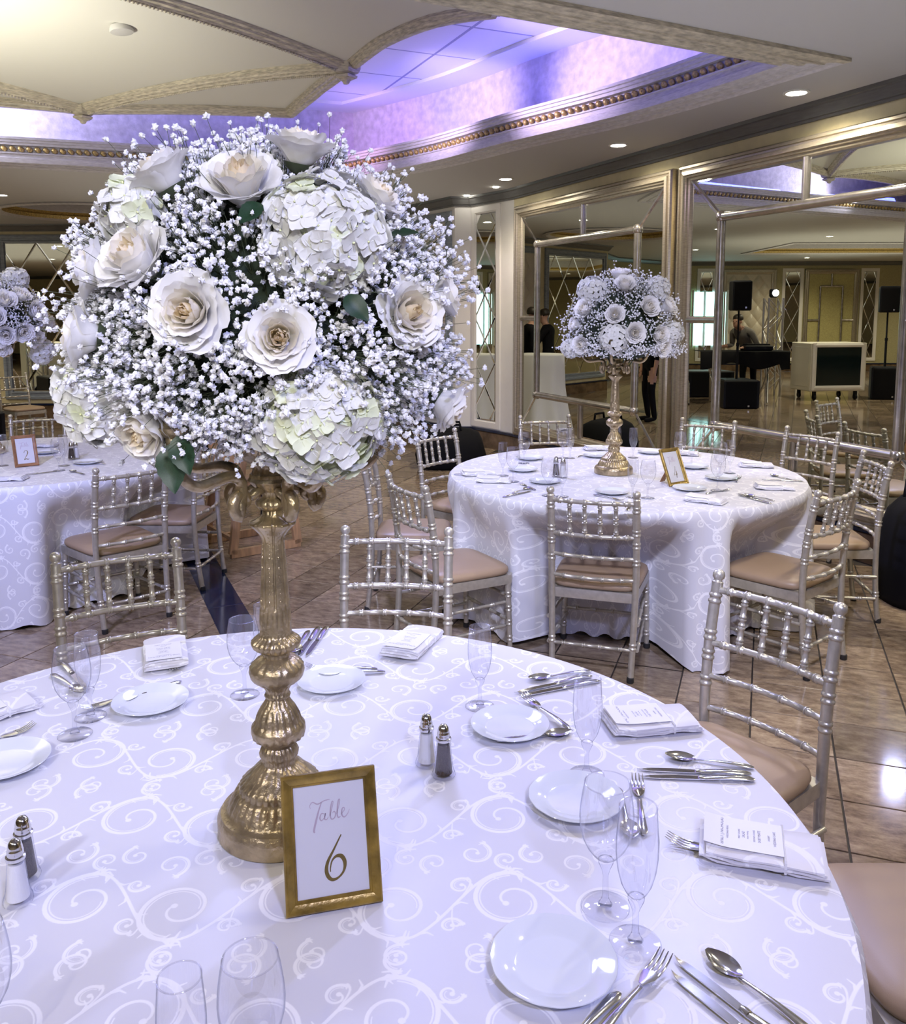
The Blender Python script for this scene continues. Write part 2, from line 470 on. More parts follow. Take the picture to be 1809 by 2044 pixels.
# ------------------------------------------------------------------ mesh building
class MB:
    def __init__(s):
        s.v, s.f, s.mi, s.uv = [], [], [], []

    def add(s, verts, faces, mi=0, uv=None):
        b = len(s.v)
        s.v += [tuple(q) for q in verts]
        s.f += [tuple(i + b for i in f) for f in faces]
        s.mi += [mi] * len(faces)
        s.uv += list(uv) if uv is not None else [(0, 0)] * len(verts)
        return s

    def box(s, c, d, mi=0, rz=0.0, ch=0.0):
        x, y, z = (q / 2 for q in d)
        if ch:
            lay = [(-z, ch), (-z + ch, 0), (z - ch, 0), (z, ch)]
        else:
            lay = [(-z, 0), (z, 0)]
        vs = []
        cr, sr = math.cos(rz), math.sin(rz)
        for h, i in lay:
            for sx, sy in ((-1, -1), (1, -1), (1, 1), (-1, 1)):
                px, py = sx * (x - i), sy * (y - i)
                vs.append((c[0] + px * cr - py * sr, c[1] + px * sr + py * cr, c[2] + h))
        fs = [(3, 2, 1, 0)]
        n = len(lay)
        for k in range(n - 1):
            for j in range(4):
                a, b_ = k * 4 + j, k * 4 + (j + 1) % 4
                fs.append((a, b_, b_ + 4, a + 4))
        t = (n - 1) * 4
        fs.append((t, t + 1, t + 2, t + 3))
        return s.add(vs, fs, mi)

    def lathe(s, prof, n=24, mi=0, rmod=None, c=(0, 0, 0), capb=True, capt=True):
        vs = []
        for r, z in prof:
            for k in range(n):
                t = 2 * PI * k / n
                q = r * (rmod(t, z) if rmod else 1)
                vs.append((c[0] + q * math.cos(t), c[1] + q * math.sin(t), c[2] + z))
        fs = []
        for i in range(len(prof) - 1):
            for k in range(n):
                a, b_ = i * n + k, i * n + (k + 1) % n
                fs.append((a, b_, b_ + n, a + n))
        if capb:
            fs.append(tuple(range(n - 1, -1, -1)))
        if capt:
            fs.append(tuple((len(prof) - 1) * n + k for k in range(n)))
        return s.add(vs, fs, mi)

    def tube(s, path, rad, n=8, mi=0, flat=1.0, cap=True, up=None):
        P = [Vector(p) for p in path]
        if not hasattr(rad, '__len__'):
            rad = [rad] * len(P)
        T = []
        for i in range(len(P)):
            a = P[max(i - 1, 0)]
            b_ = P[min(i + 1, len(P) - 1)]
            d = b_ - a
            T.append(d.normalized() if d.length > 1e-9 else Vector((0, 0, 1)))
        u = Vector(up) if up else (Vector((0, 0, 1)) if abs(T[0].z) < 0.9 else Vector((1, 0, 0)))
        u = (u - T[0] * u.dot(T[0])).normalized()
        vs = []
        for i, p in enumerate(P):
            u = (u - T[i] * u.dot(T[i])).normalized()
            w_ = T[i].cross(u)
            for k in range(n):
                t = 2 * PI * k / n
                vs.append(p + u * (rad[i] * flat * math.cos(t)) + w_ * (rad[i] * math.sin(t)))
        fs = []
        for i in range(len(P) - 1):
            for k in range(n):
                a, b_ = i * n + k, i * n + (k + 1) % n
                fs.append((a, b_, b_ + n, a + n))
        if cap:
            fs.append(tuple(range(n - 1, -1, -1)))
            fs.append(tuple((len(P) - 1) * n + k for k in range(n)))
        return s.add(vs, fs, mi)

    def sweep(s, prof, path, closed=False, mi=0, capends=True, mis=None):
        """prof: (o, z) with o measured to the left of the horizontal path, mitred corners"""
        P = [Vector(p) for p in path]
        n = len(P)
        vs = []
        for i in range(n):
            if closed:
                a, b_ = P[i - 1], P[(i + 1) % n]
            else:
                a, b_ = P[max(i - 1, 0)], P[min(i + 1, n - 1)]
            d1 = (P[i] - a).to_2d()
            d2 = (b_ - P[i]).to_2d()
            d1 = d1.normalized() if d1.length > 1e-9 else d2.normalized()
            d2 = d2.normalized() if d2.length > 1e-9 else d1
            n1, n2 = Vector((-d1.y, d1.x)), Vector((-d2.y, d2.x))
            m_ = (n1 + n2)
            m_ = m_ / max(0.3, m_.dot(n1)) if m_.length > 1e-6 else n1
            for o, z in prof:
                vs.append((P[i].x + m_.x * o, P[i].y + m_.y * o, P[i].z + z))
        k = len(prof)
        for i in range(n if closed else n - 1):
            j = (i + 1) % n
            for q in range(k - 1):
                pass
        b0 = len(s.v)
        s.v += [tuple(q) for q in vs]
        s.uv += [(0, 0)] * len(vs)
        for i in range(n if closed else n - 1):
            j = (i + 1) % n
            for q in range(k - 1):
                s.f.append((b0 + i * k + q, b0 + j * k + q, b0 + j * k + q + 1, b0 + i * k + q + 1))
                s.mi.append(mis[q] if mis else mi)
        if capends and not closed:
            s.f.append(tuple(b0 + q for q in range(k)))
            s.f.append(tuple(b0 + (n - 1) * k + q for q in range(k - 1, -1, -1)))
            s.mi += [mi, mi]
        return s

    def mesh(s, name, mats, sharp=40, smooth=True, uv=False):
        me = bpy.data.meshes.new(name)
        me.from_pydata(s.v, [], s.f)
        if not isinstance(mats, (list, tuple)):
            mats = [mats]
        for m_ in mats:
            me.materials.append(m_)
        if len(mats) > 1:
            me.polygons.foreach_set('material_index', s.mi)
        if uv:
            ul = me.uv_layers.new(name='UVMap')
            idx = np.zeros(len(me.loops), np.int32)
            me.loops.foreach_get('vertex_index', idx)
            ul.data.foreach_set('uv', np.array(s.uv, np.float32)[idx].ravel())
        if smooth:
            me.polygons.foreach_set('use_smooth', [True] * len(me.polygons))
            if sharp < 180:
                me.set_sharp_from_angle(angle=R(sharp))
        me.update()
        return me


def ob(name, me, parent=None, loc=(0, 0, 0), rot=(0, 0, 0), scale=(1, 1, 1)):
    o = bpy.data.objects.new(name, me)
    COL.objects.link(o)
    if parent:
        o.parent = parent
    o.location = loc
    o.rotation_euler = rot
    o.scale = scale
    return o


def tag(o, label, cat, group=None, kind=None):
    o['label'] = label
    o['category'] = cat
    if group:
        o['group'] = group
    if kind:
        o['kind'] = kind
    return o


def thing(name, label, cat, loc=(0, 0, 0), rz=0.0, group=None):
    o = ob(name, None, None, loc, (0, 0, rz))
    o.empty_display_size = 0.1
    return tag(o, label, cat, group)


def struct(name, me, parent=None, **k):
    o = ob(name, me, parent, **k)
    o['kind'] = 'structure'
    return o


def tri_mesh(name, V_, F_, mats, smooth=True, mi=None):
    """fast triangle mesh from numpy arrays"""
    me = bpy.data.meshes.new(name)
    nv, nf = len(V_), len(F_)
    me.vertices.add(nv)
    me.vertices.foreach_set('co', V_.astype(np.float32).ravel())
    me.loops.add(nf * 3)
    me.loops.foreach_set('vertex_index', F_.astype(np.int32).ravel())
    me.polygons.add(nf)
    me.polygons.foreach_set('loop_start', np.arange(0, nf * 3, 3, dtype=np.int32))
    for m_ in (mats if isinstance(mats, (list, tuple)) else [mats]):
        me.materials.append(m_)
    if mi is not None:
        me.polygons.foreach_set('material_index', mi.astype(np.int32))
    me.polygons.foreach_set('use_smooth', np.full(nf, smooth))
    me.update(calc_edges=True)
    me.validate()
    return me


def unit(v):
    return Vector(v).normalized()

# ================================================================== ROOM SHELL
CZ = 3.09                                   # soffit height
A0 = Vector((0.72, 10.2, 0))
ROOM = [Vector(p) for p in [(6.5, -2.8, 0), (0.72, 10.2, 0), (0.235, 10.86, 0), (0.03, 10.85, 0), (-1.2, 12.7, 0), (-1.9, 13.9, 0),
                            (-7.35, 13.9, 0), (-7.75, 14.6, 0), (-10.6, 15.7, 0), (-13.6, 15.57, 0), (-20.9, 7.45, 0), (-17.0, -4.5, 0)]]

# floor: grout slab with marble tiles laid diagonally
mb = MB()
mb.add([(p.x, p.y, -0.006) for p in ROOM], [tuple(range(len(ROOM)))])
floor = struct('floor', mb.mesh('floor', M['grout'], smooth=False))


def in_poly(x, y, poly):
    c = False
    for i in range(len(poly)):
        a, b = poly[i], poly[i - 1]
        if (a.y > y) != (b.y > y) and x < (b.x - a.x) * (y - a.y) / (b.y - a.y) + a.x:
            c = not c
    return c


tb = MB()
g_ = 0.0035
tb.box((TILE / 2, TILE / 2, -0.006), (TILE - 2 * g_, TILE - 2 * g_, 0.012), ch=0.0012)
tile_me = tb.mesh('floor_tile', M['floor'], smooth=False)
cA, sA = math.cos(-TILE_A), math.sin(-TILE_A)
FT0 = at(1505, 1511, z=0)                  # a joint crossing
cells = []
for i in range(-80, 60):
    for j in range(-60, 80):
        x, y = i * TILE, j * TILE
        wx, wy = x * cA - y * sA, x * sA + y * cA
        cx, cy = wx + (TILE / 2) * (cA - sA), wy + (TILE / 2) * (sA + cA)
        if in_poly(cx, cy, ROOM):
            seen = cy > 1.2 and abs(cx) < cy * 0.56 + 0.2
            hid = math.hypot(cx + .355, cy - 1.4) < 0.75 or math.hypot(cx - .957, cy - 4.765) < 0.8 or math.hypot(cx + 2.62, cy - 5.34) < 0.8
            cells.append((0 if (seen and not hid) else 1, math.hypot(cx, cy), wx, wy))
cells.sort()
rest = MB()
for k, (h, dist, wx, wy) in enumerate(cells):
    if k < 300 and h == 0:
        ob('tile', tile_me, floor, (wx, wy, 0), (0, 0, -TILE_A))
    else:
        q = [(g_, g_), (TILE - g_, g_), (TILE - g_, TILE - g_), (g_, TILE - g_)]
        rest.add([(wx + a * cA - b * sA, wy + a * sA + b * cA, 0) for a, b in q], [(0, 1, 2, 3)])
o = ob('tile_field', rest.mesh('tile_field', M['floor'], smooth=False), floor)
o['kind'] = 'stuff'
# navy stone border let into the floor
mb = MB()
S0 = Vector((-1.49, 5.16, 0))
for k in range(14):
    p = S0 + WD * (k - 6) * 0.9
    mb.box((p.x, p.y, 0.0), (0.2, 0.893, 0.005), rz=-WA, ch=0.0015)
struct('trim_1', mb.mesh('floor_border', M['navy'], smooth=False))

# walls
def wall_between(name, i, m, z0=0.0, z1=CZ + 0.1):
    a, b = ROOM[i], ROOM[(i + 1) % len(ROOM)]
    q = MB()
    q.add([(a.x, a.y, z0), (b.x, b.y, z0), (b.x, b.y, z1), (a.x, a.y, z1)], [(0, 1, 2, 3)])
    return struct(name, q.mesh(name, m, smooth=False))


for i, (nm, m) in enumerate([('wall_right', 'wall'), ('wall_corner_right', 'white_post'), ('wall_corner_middle', 'white_post'), ('wall_back_right', 'white_post'),
                             ('wall_back_jog', 'white_post'), ('wall_back', 'wall'), ('wall_back_left', 'wall_far'), ('wall_corner_left', 'wall'),
                             ('wall_left_end', 'wall_far'), ('wall_left', 'wall_far'), ('wall_front_left', 'wall_far'), ('wall_front', 'wall')]):
    wall_between(nm, i, M[m])
# inner side of the room is to the left of the path (anti-clockwise)
crown_prof = [(0.0, -0.11), (0.02, -0.11), (0.025, -0.095), (0.04, -0.09), (0.045, -0.075), (0.075, -0.04), (0.08, -0.03), (0.10, -0.025), (0.105, 0.0), (0, 0)]
mb = MB().sweep(crown_prof, [p + Vector((0, 0, CZ)) for p in ROOM], closed=True)
struct('trim_2', mb.mesh('crown_moulding', M['crown'], sharp=30))
base_prof = [(0, 0), (0.03, 0), (0.03, 0.19), (0.012, 0.205), (0, 0.205)]
mb = MB().sweep(base_prof, ROOM, closed=True)
struct('baseboard_room', mb.mesh('marble_base', M['base'], sharp=30))
mb = MB().sweep([(0, .205), (0.036, .205), (0.036, .232), (0, .235)], ROOM, closed=True)
struct('trim_3', mb.mesh('base_cap', M['navy'], sharp=30))

# ------------------------------------------------------------------ ceiling recess
RIGHT_EDGE = [(2.26, 5.05), (1.80, 5.95), (1.35, 6.68), (0.65, 7.56), (0.01, 8.46), (-0.70, 9.20), (-1.15, 9.62)]
# refine the curved side
def smooth_pts(pts, n=4):
    P = [Vector(p) for p in pts]
    out = []
    for i in range(len(P) - 1):
        p0, p1, p2, p3 = P[max(i - 1, 0)], P[i], P[i + 1], P[min(i + 2, len(P) - 1)]
        for k in range(n):
            t = k / n
            out.append(0.5 * ((2 * p1) + (p2 - p0) * t + (2 * p0 - 5 * p1 + 4 * p2 - p3) * t * t + (3 * p1 - p0 - 3 * p2 + p3) * t ** 3))
    out.append(P[-1])
    return out


RE = smooth_pts(RIGHT_EDGE, 4)
NEAR_DIR = Vector((-0.89, -0.455)).normalized()
SWp = Vector((2.26, 5.05)) + NEAR_DIR * 7.6
NWp = Vector((-1.15, 9.62)) + Vector((-0.94, -0.34)).normalized() * 6.6
REC = [Vector((p.x, p.y, 0)) for p in RE] + [Vector((NWp.x, NWp.y, 0)), Vector((SWp.x, SWp.y, 0))]   # anti-clockwise: inside on the left
TRAY = [Vector((-5.0 + 1.35 * math.cos(t), 12.35 + 1.2 * math.sin(t), 0)) for t in np.linspace(0, 2 * PI, 40, endpoint=False)]
# rectangular tray over the far left of the hall
TC, TU = Vector((-12.6, 9.4, 0)), Vector((0.671, 0.744, 0))
TV = Vector((-TU.y, TU.x, 0))
TRAY2 = [TC + TU * a + TV * b for a, b in ((-3.6, -1.7), (3.2, -1.7), (3.2, 1.5), (-3.6, 1.5))]
polys = [[(p.x, p.y, CZ) for p in ROOM], [(p.x, p.y, CZ) for p in REC], [(p.x, p.y, CZ) for p in TRAY], [(p.x, p.y, CZ) for p in TRAY2]]
tris = tessellate_polygon([[Vector(p) for p in q] for q in polys])
flat = [p for q in polys for p in q]
mb = MB().add(flat, tris)
ceiling = struct('ceiling', mb.mesh('soffit', M['soffit'], smooth=False))
# cornice around the recess: ridged underside band, upright face with a gilt bead course, ledge behind it
face = [(0.0, 0.0), (0.0, -0.022), (0.03, -0.03), (0.045, -0.018), (0.095, -0.018), (0.10, -0.026), (0.115, -0.026), (0.12, -0.014), (0.17, -0.010),
        (0.18, -0.02), (0.20, -0.02), (0.205, -0.006), (0.25, -0.004), (0.26, -0.012), (0.275, -0.010)]
mb = MB().sweep(face, [p + Vector((0, 0, CZ)) for p in REC], closed=True)
kf = len(face) - 1
mb.mi = [1 if i // kf in (len(REC) - 1, len(REC) - 2) else 0 for i in range(len(mb.f))]     # one moulding: near and left runs beige, the rest whiter, light painted in
struct('trim_4', mb.mesh('cornice_band', [M['trim_white_lit'], M['trim']], sharp=25), ceiling)
up = [(0.275, -0.010), (0.275, 0.035), (0.262, 0.04), (0.262, 0.07), (0.272, 0.075), (0.272, 0.085), (0.225, 0.09), (0.225, 0.15), (0.258, 0.155), (0.258, 0.175),
      (0.268, 0.18), (0.268, 0.20), (0.28, 0.205), (0.28, 0.225), (0.24, 0.235), (-0.22, 0.235)]
mb = MB().sweep(up, [p + Vector((0, 0, CZ)) for p in REC], closed=True)
struct('trim_5', mb.mesh('cornice_face', M['trim_white_lit'], sharp=25), ceiling)
# gilt bead course: leaf-shaped beads along the upright face
mbg = MB()
sph = [(0.0, -1), (0.6, -0.75), (1.0, 0), (0.6, 0.75), (0.0, 1)]
def offset_closed(path, o):
    n = len(path)
    out = []
    for i in range(n):
        d1 = (path[i] - path[i - 1]).normalized()
        d2 = (path[(i + 1) % n] - path[i]).normalized()
        n1, n2 = Vector((-d1.y, d1.x, 0)), Vector((-d2.y, d2.x, 0))
        m_ = n1 + n2
        m_ /= max(0.3, m_.dot(n1))
        out.append(path[i] + m_ * o)
    return out


bead_path = offset_closed(REC, 0.238)
acc = 0.0
nb = 0
for i in range(len(bead_path)):
    a, b = bead_path[i], bead_path[(i + 1) % len(bead_path)]
    L_ = (b - a).length
    d = (b - a).normalized()
    nrm = Vector((-d.y, d.x, 0))
    t = acc
    while t < L_:
        p = a + d * t
        if p.y > 4.0:
            vs, fs = [], []
            for (r_, h) in sph:
                for k in range(6):
                    an = 2 * PI * k / 6
                    vs.append(p + d * (0.032 * math.cos(an) * r_ + h * 0.008) + nrm * (0.022 * math.sin(an) * r_) + Vector((0, 0, CZ + 0.12 + h * 0.027)))
            for u in range(4):
                for k in range(6):
                    x0, x1 = u * 6 + k, u * 6 + (k + 1) % 6
                    fs.append((x0, x1, x1 + 6, x0 + 6))
            mbg.add(vs, fs)
            nb += 1
        t += 0.072
    acc = t - L_
o = ob('gilt_bead_course', mbg.mesh('bead_course', M['gold'], sharp=180), ceiling)
o['kind'] = 'stuff'
# lilac upper walls, pale ledge and tiled ceiling of the recess
outer = offset_closed(REC, -0.22)
HZ = 3.90
mb = MB().sweep([(0, 3.32 - HZ), (0, 0)], [p + Vector((0, 0, HZ)) for p in outer], closed=True)
struct('wall_recess', mb.mesh('recess_wall', M['lilac'], sharp=20), ceiling)
mb = MB().sweep([(0, 0.0), (0.0, -0.02), (0.34, -0.02), (0.34, 0.02)], [p + Vector((0, 0, HZ)) for p in outer], closed=True)
struct('trim_6', mb.mesh('recess_ledge', M['tile_ceiling'], sharp=20), ceiling)
# drop ceiling tiles with grid bars
mbk = MB()
grid_o = Vector((-0.474, 8.541, 0))
GP = 0.785
GE = Vector((-WE.x, -WE.y, 0))
allp = offset_closed(REC, 0.15)
tl = MB()
tl.box((0, 0, 0.012), (GP - 0.022, GP - 0.022, 0.02), ch=0.003)
ct_me = tl.mesh('recess_ceiling_tile', M['tile_ceiling'], smooth=False)
nt_ = 0
hid_rest = MB()
for i in range(-5, 9):
    for j in range(-9, 5):
        c = grid_o + (WE * (i + 0.5)) * GP + WD * (j + 0.5) * GP
        if in_poly(c.x, c.y, offset_closed(REC, -0.75)):
            if c.y > 5.5 and c.x > -2.6:
                ob('ceiling_tile', ct_me, ceiling, (c.x, c.y, HZ + 0.01), (0, 0, -WA))
            else:
                hid_rest.box((c.x, c.y, HZ + 0.022), (GP - .022, GP - .022, .02), rz=-WA)
o = ob('ceiling_tile_field', hid_rest.mesh('ceiling_tile_field', M['tile_ceiling'], smooth=False), ceiling)
o['kind'] = 'stuff'
mb = MB()
for i in range(-6, 10):
    p = grid_o + WE * i * GP
    mb.box((p.x - WD.x * 2.0, p.y - WD.y * 2.0, HZ + 0.028), (0.022, 12, 0.03), rz=-WA)
for j in range(-10, 6):
    p = grid_o + WD * j * GP
    mb.box((p.x + WE.x * 1.0, p.y + WE.y * 1.0, HZ + 0.0285), (12, 0.022, 0.03), rz=-WA)
bk_ = MB().add([(p.x, p.y, HZ + 0.06) for p in offset_closed(REC, -0.6)], [tuple(range(len(REC) - 1, -1, -1))])
struct('ceiling_deck', bk_.mesh('ceiling_deck', M['tile_ceiling'], smooth=False), ceiling)
struct('trim_7', mb.mesh('ceiling_grid', mat('grid_bar', (0.30, 0.30, 0.40), 0.6), smooth=False), ceiling)

# ------------------------------------------------------------------ plaster canopy hung in the recess
KZ = 3.50
N1 = at(165, 218, z=KZ)
N2 = at(690, 133, z=KZ)
KK = Vector((-1.48, 8.15, KZ))
E1 = at(-520, 190, z=KZ)
edge_right = [KK, at(640, 175, z=KZ + 0.04), N2 + Vector((0.05, 0, 0.02)), at(770, 78, z=KZ + 0.02), at(870, 38, z=KZ), at(985, 20, z=KZ - 0.02)]
EP = Vector((0.35, 4.3, KZ - 0.03))
def bez(a, c, b, n=14):
    return [a * (1 - t) ** 2 + c * 2 * t * (1 - t) + b * t * t for t in np.linspace(0, 1, n)]


def rib_pts(a, b, rise, n=18):
    return [a.lerp(b, t) + Vector((0, 0, rise * 4 * t * (1 - t))) for t in np.linspace(0, 1, n)]


edge_r = [Vector((p.x, p.y, z)) for p, z in zip(smooth_pts([(p.x, p.y) for p in edge_right], 4),
                                                  np.interp(np.linspace(0, 5, 21), range(6), [p.z for p in edge_right]))] + [EP]
edge_f = rib_pts(KK, N1, 0.015, 10) + rib_pts(N1, E1, 0.05, 10)[1:]
B2 = N2 + Vector((-2.9, -2.75, 0.0))
B1 = N1 + Vector((-2.9, -2.75, 0.0))
rib1 = rib_pts(N1, B1, 0.14)
rib2 = rib_pts(N2, B2, 0.14)
rib12 = rib_pts(N1, N2, 0.06)
ribb = rib_pts(B1, B2, 0.06)


def patch(c0, c1, d0, d1, n=16, lift=0.0):
    """Coons patch: c0,c1 run in u; d0,d1 in v"""
    def ev(c, t):
        x = t * (len(c) - 1)
        i = min(int(x), len(c) - 2)
        return c[i].lerp(c[i + 1], x - i)
    vs = []
    for j in range(n + 1):
        v = j / n
        for i in range(n + 1):
            u = i / n
            p = ev(c0, u) * (1 - v) + ev(c1, u) * v + ev(d0, v) * (1 - u) + ev(d1, v) * u
            p -= c0[0] * (1 - u) * (1 - v) + c0[-1] * u * (1 - v) + c1[0] * (1 - u) * v + c1[-1] * u * v
            p = p + Vector((0, 0, lift * 16 * u * (1 - u) * v * (1 - v) + 0.012))
            vs.append(p)
    fs = [(j * (n + 1) + i, j * (n + 1) + i + 1, (j + 1) * (n + 1) + i + 1, (j + 1) * (n + 1) + i) for j in range(n) for i in range(n)]
    return vs, fs


canopy = struct('ceiling_canopy', None)
mb = MB()
mb.add(*patch(rib12, ribb, rib1, rib2, 18, 0.05))
ob('canopy_panel', mb.mesh('canopy_main', M['canopy'], sharp=180), canopy)
mb = MB()
n2i = min(range(len(edge_r)), key=lambda i: (edge_r[i] - N2).length)
mb.add(*patch(edge_f[:10], [N2.lerp(N2, t) for t in np.linspace(0, 1, 4)], edge_r[:n2i + 1], rib12, 14, 0.03))
ob('canopy_panel', mb.mesh('canopy_corner', M['canopy'], sharp=180), canopy)
mb = MB()
mb.add(*patch(edge_r[n2i:], rib_pts(B2, Vector((-1.5, 1.6, KZ)), 0.1), rib2, [EP.lerp(Vector((-1.5, 1.6, KZ)), t) for t in np.linspace(0, 1, 8)], 14, 0.03))
ob('canopy_panel', mb.mesh('canopy_right', M['canopy'], sharp=180), canopy)
mb = MB()
mb.add(*patch(edge_f[9:], rib_pts(B1, E1 + Vector((-1.8, -3.0, 0)), 0.1), rib1, [E1.lerp(E1 + Vector((-1.8, -3.0, 0)), t) for t in np.linspace(0, 1, 8)], 14, 0.03))
ob('canopy_panel', mb.mesh('canopy_left', M['canopy'], sharp=180), canopy)
# ribs: stepped moulding hung below the panels, with a scalloped lower edge
rib_prof = [(o * .8, z * .8) for o, z in [(-0.085, 0.03), (-0.085, -0.012), (-0.07, -0.02), (-0.062, -0.02), (-0.055, -0.038), (-0.03, -0.045), (-0.022, -0.06), (0.022, -0.06), (0.03, -0.045), (0.055, -0.038), (0.062, -0.02), (0.07, -0.02), (0.085, -0.012), (0.085, 0.03)]]
for nm, path in (('canopy_rib', rib1), ('canopy_rib', rib2), ('canopy_rib', rib12), ('canopy_rib', ribb), ('canopy_edge', edge_r), ('canopy_edge', edge_f)):
    mb = MB().sweep(rib_prof, path)
    r_ = ob(nm, mb.mesh(nm, M['trim'], sharp=25), canopy)
    if nm == 'canopy_rib':
        sc_ = MB()
        for i in range(len(path) - 1):
            for t in np.linspace(0, 1, 9, endpoint=False):
                p = path[i].lerp(path[i + 1], t)
                sc_.lathe([(0.0, -0.014), (0.011, -0.008), (0.013, 0), (0.009, 0.008)], 6, c=(p.x, p.y, p.z - 0.052), capb=False, capt=False)
        e_ = ob('scalloped_edge', sc_.mesh('scalloped_edge', M['trim'], sharp=180), r_)
        e_['kind'] = 'stuff'
for p in (N1, N2):
    mb = MB().lathe([(0.0, -0.13), (0.02, -0.125), (0.03, -0.105), (0.045, -0.095), (0.075, -0.085), (0.08, -0.07), (0.06, -0.06), (0.085, -0.05), (0.10, -0.02), (0.10, 0.02)], 10,
                    rmod=lambda t, z: 1 + 0.12 * math.cos(5 * t))
    ob('canopy_boss', mb.mesh('canopy_boss', M['trim'], sharp=40), canopy, p)
# round flush cover on the canopy
cvp = at(243, 61, z=KZ + 0.175)
mb = MB().lathe([(0.075, 0.03), (0.085, 0.0), (0.08, -0.012), (0.05, -0.018), (0, -0.018)], 24, capb=False, capt=False)
tag(ob('ceiling_cover', mb.mesh('ceiling_cover', M['soffit'], sharp=50), None, cvp, (0, R(-6), 0)), 'small round white cover plate on the pale canopy panel', 'cover')

# trays of the far hall
def tray(path, depth, nm, k):
    pr = [(0.0, 0.0), (-0.02, -0.02), (0.05, -0.03), (0.09, -0.01), (0.11, 0.0), (0.12, 0.05), (0.10, 0.06), (0.15, 0.10), (0.15, 0.16), (0.12, depth), (-0.1, depth)]
    m_ = MB().sweep(pr, [p + Vector((0, 0, CZ)) for p in path], closed=True, mis=[0, 0, 0, 0, 1, 1, 1, 0, 0, 0])
    struct(nm, m_.mesh(nm, [M['trim_white_lit'], M['gold']], sharp=25))
    c = offset_closed(path, 0.0)
    m_ = MB().add([(p.x, p.y, CZ + depth) for p in c], [tuple(range(len(c) - 1, -1, -1))])
    struct('ceiling_tray', m_.mesh('tray_top', M['soffit'], smooth=False))


tray(TRAY, 0.25, 'trim_8', 1)
tray(TRAY2, 0.3, 'trim_9', 2)

# ------------------------------------------------------------------ downlights
mb = MB().lathe([(0.085, 0.0), (0.085, -0.006), (0.066, -0.008), (0.060, 0.004)], 24, capb=False, capt=False)
dl_trim = mb.mesh('downlight_trim', M['lamptrim'], sharp=40)
mb = MB().lathe([(0.0, -0.003), (0.062, -0.003), (0.062, 0.004)], 24, capb=False, capt=False)
dl_lens = mb.mesh('downlight_lens', M['lampdisc'], sharp=180)
DL = [((0.57, 9.39), 'round recessed downlight on the soffit, farthest of three along mirror wall', 60),
      ((1.42, 7.55), 'round recessed downlight on the soffit, middle of three along mirror wall', 60),
      ((2.25, 5.81), 'large round recessed downlight on the soffit nearest the right edge', 60),
      ((3.15, 3.6), None, 60), ((3.9, 1.6), None, 50), ((1.3, 2.2), None, 25), ((-0.6, -0.9), None, 45), ((-2.6, -0.6), None, 50),
      ((-5.4, 10.5), 'round recessed downlight on the far soffit at the left edge', 60), ((-2.6, 11.4), None, 60), ((-8.2, 9.6), None, 110), ((-9.6, 13.0), None, 110), ((-6.9, 6.2), None, 90),
      ((-10.3, 5.4), None, 110), ((-14.3, 12.2), None, 110), ((-16.2, 9.2), None, 110), ((-8.4, 2.8), None, 90), ((-13.5, 3.5), None, 110), ((-17.4, 6.0), None, 110), ((-5.2, 0.6), None, 60)]
for (x, y), lab, e in DL:
    lamp('downlight_lamp', 'SPOT', (x, y, CZ - 0.03), e, WARM, None, 0.06, 150, 0.9)
    if lab is None and (y < 4.5 and x > -6):
        continue                       # behind the camera: only its light is kept
    t = thing('downlight', lab or 'round recessed downlight in the ceiling of the hall reflected in the mirrors', 'downlight', (x, y, CZ), 0, 'recessed downlights')
    ob('trim_ring', dl_trim, t)
    ob('lens', dl_lens, t)
# two tiny halogen spots beside the corner
mb = MB().lathe([(0.0, -0.01), (0.03, -0.01), (0.036, 0)], 14, capb=False, capt=False)
hal = mb.mesh('halogen_spot', M['lampdisc'], sharp=60)
for q, lab in (((990, 373), 'tiny bright halogen spot on the soffit right of its twin by the corner'), ((932, 390), 'tiny bright halogen spot on the soffit left of its twin by the corner')):
    p = at(*q, z=CZ)
    tag(ob('halogen_spot', hal, None, p), lab, 'spotlight', 'halogen spots')
# round flush speaker and slot on the far soffit
p = at(180, 336, z=CZ)
mb = MB().lathe([(0.0, -0.012), (0.12, -0.012), (0.13, 0)], 24, capb=False, capt=False)
tag(ob('ceiling_speaker', mb.mesh('ceiling_speaker', M['soffit'], sharp=40), None, p), 'round flush ceiling speaker on the far soffit under the gilt cornice', 'speaker')

# ================================================================== WALL PANELS
def frame_ring(u0, u1, z0, z1, prof, org, d, nrm, mi=0):
    """mitred picture-frame moulding on a wall: prof = (inset from outer edge, depth)"""
    q = MB()
    k = len(prof)
    for (cu, cz, su, sz) in ((u0, z0, 1, 1), (u1, z0, -1, 1), (u1, z1, -1, -1), (u0, z1, 1, -1)):
        for i, h in prof:
            p = org + d * (cu + su * i) + nrm * h
            q.v.append((p.x, p.y, cz + sz * i))
            q.uv.append((0, 0))
    return q, k


def frame_parts(name, u0, u1, z0, z1, prof, org, d, nrm, m, parent):
    q, k = frame_ring(u0, u1, z0, z1, prof, org, d, nrm)
    for side in range(4):
        a, b = side * k, ((side + 1) % 4) * k
        s_ = MB()
        s_.v = [q.v[a + i] for i in range(k)] + [q.v[b + i] for i in range(k)]
        s_.uv = [(0, 0)] * (2 * k)
        s_.f = [(i, k + i, k + i + 1, i + 1) for i in range(k - 1)]
        s_.mi = [0] * (k - 1)
        ob(name, s_.mesh(name, m, sharp=30), parent)


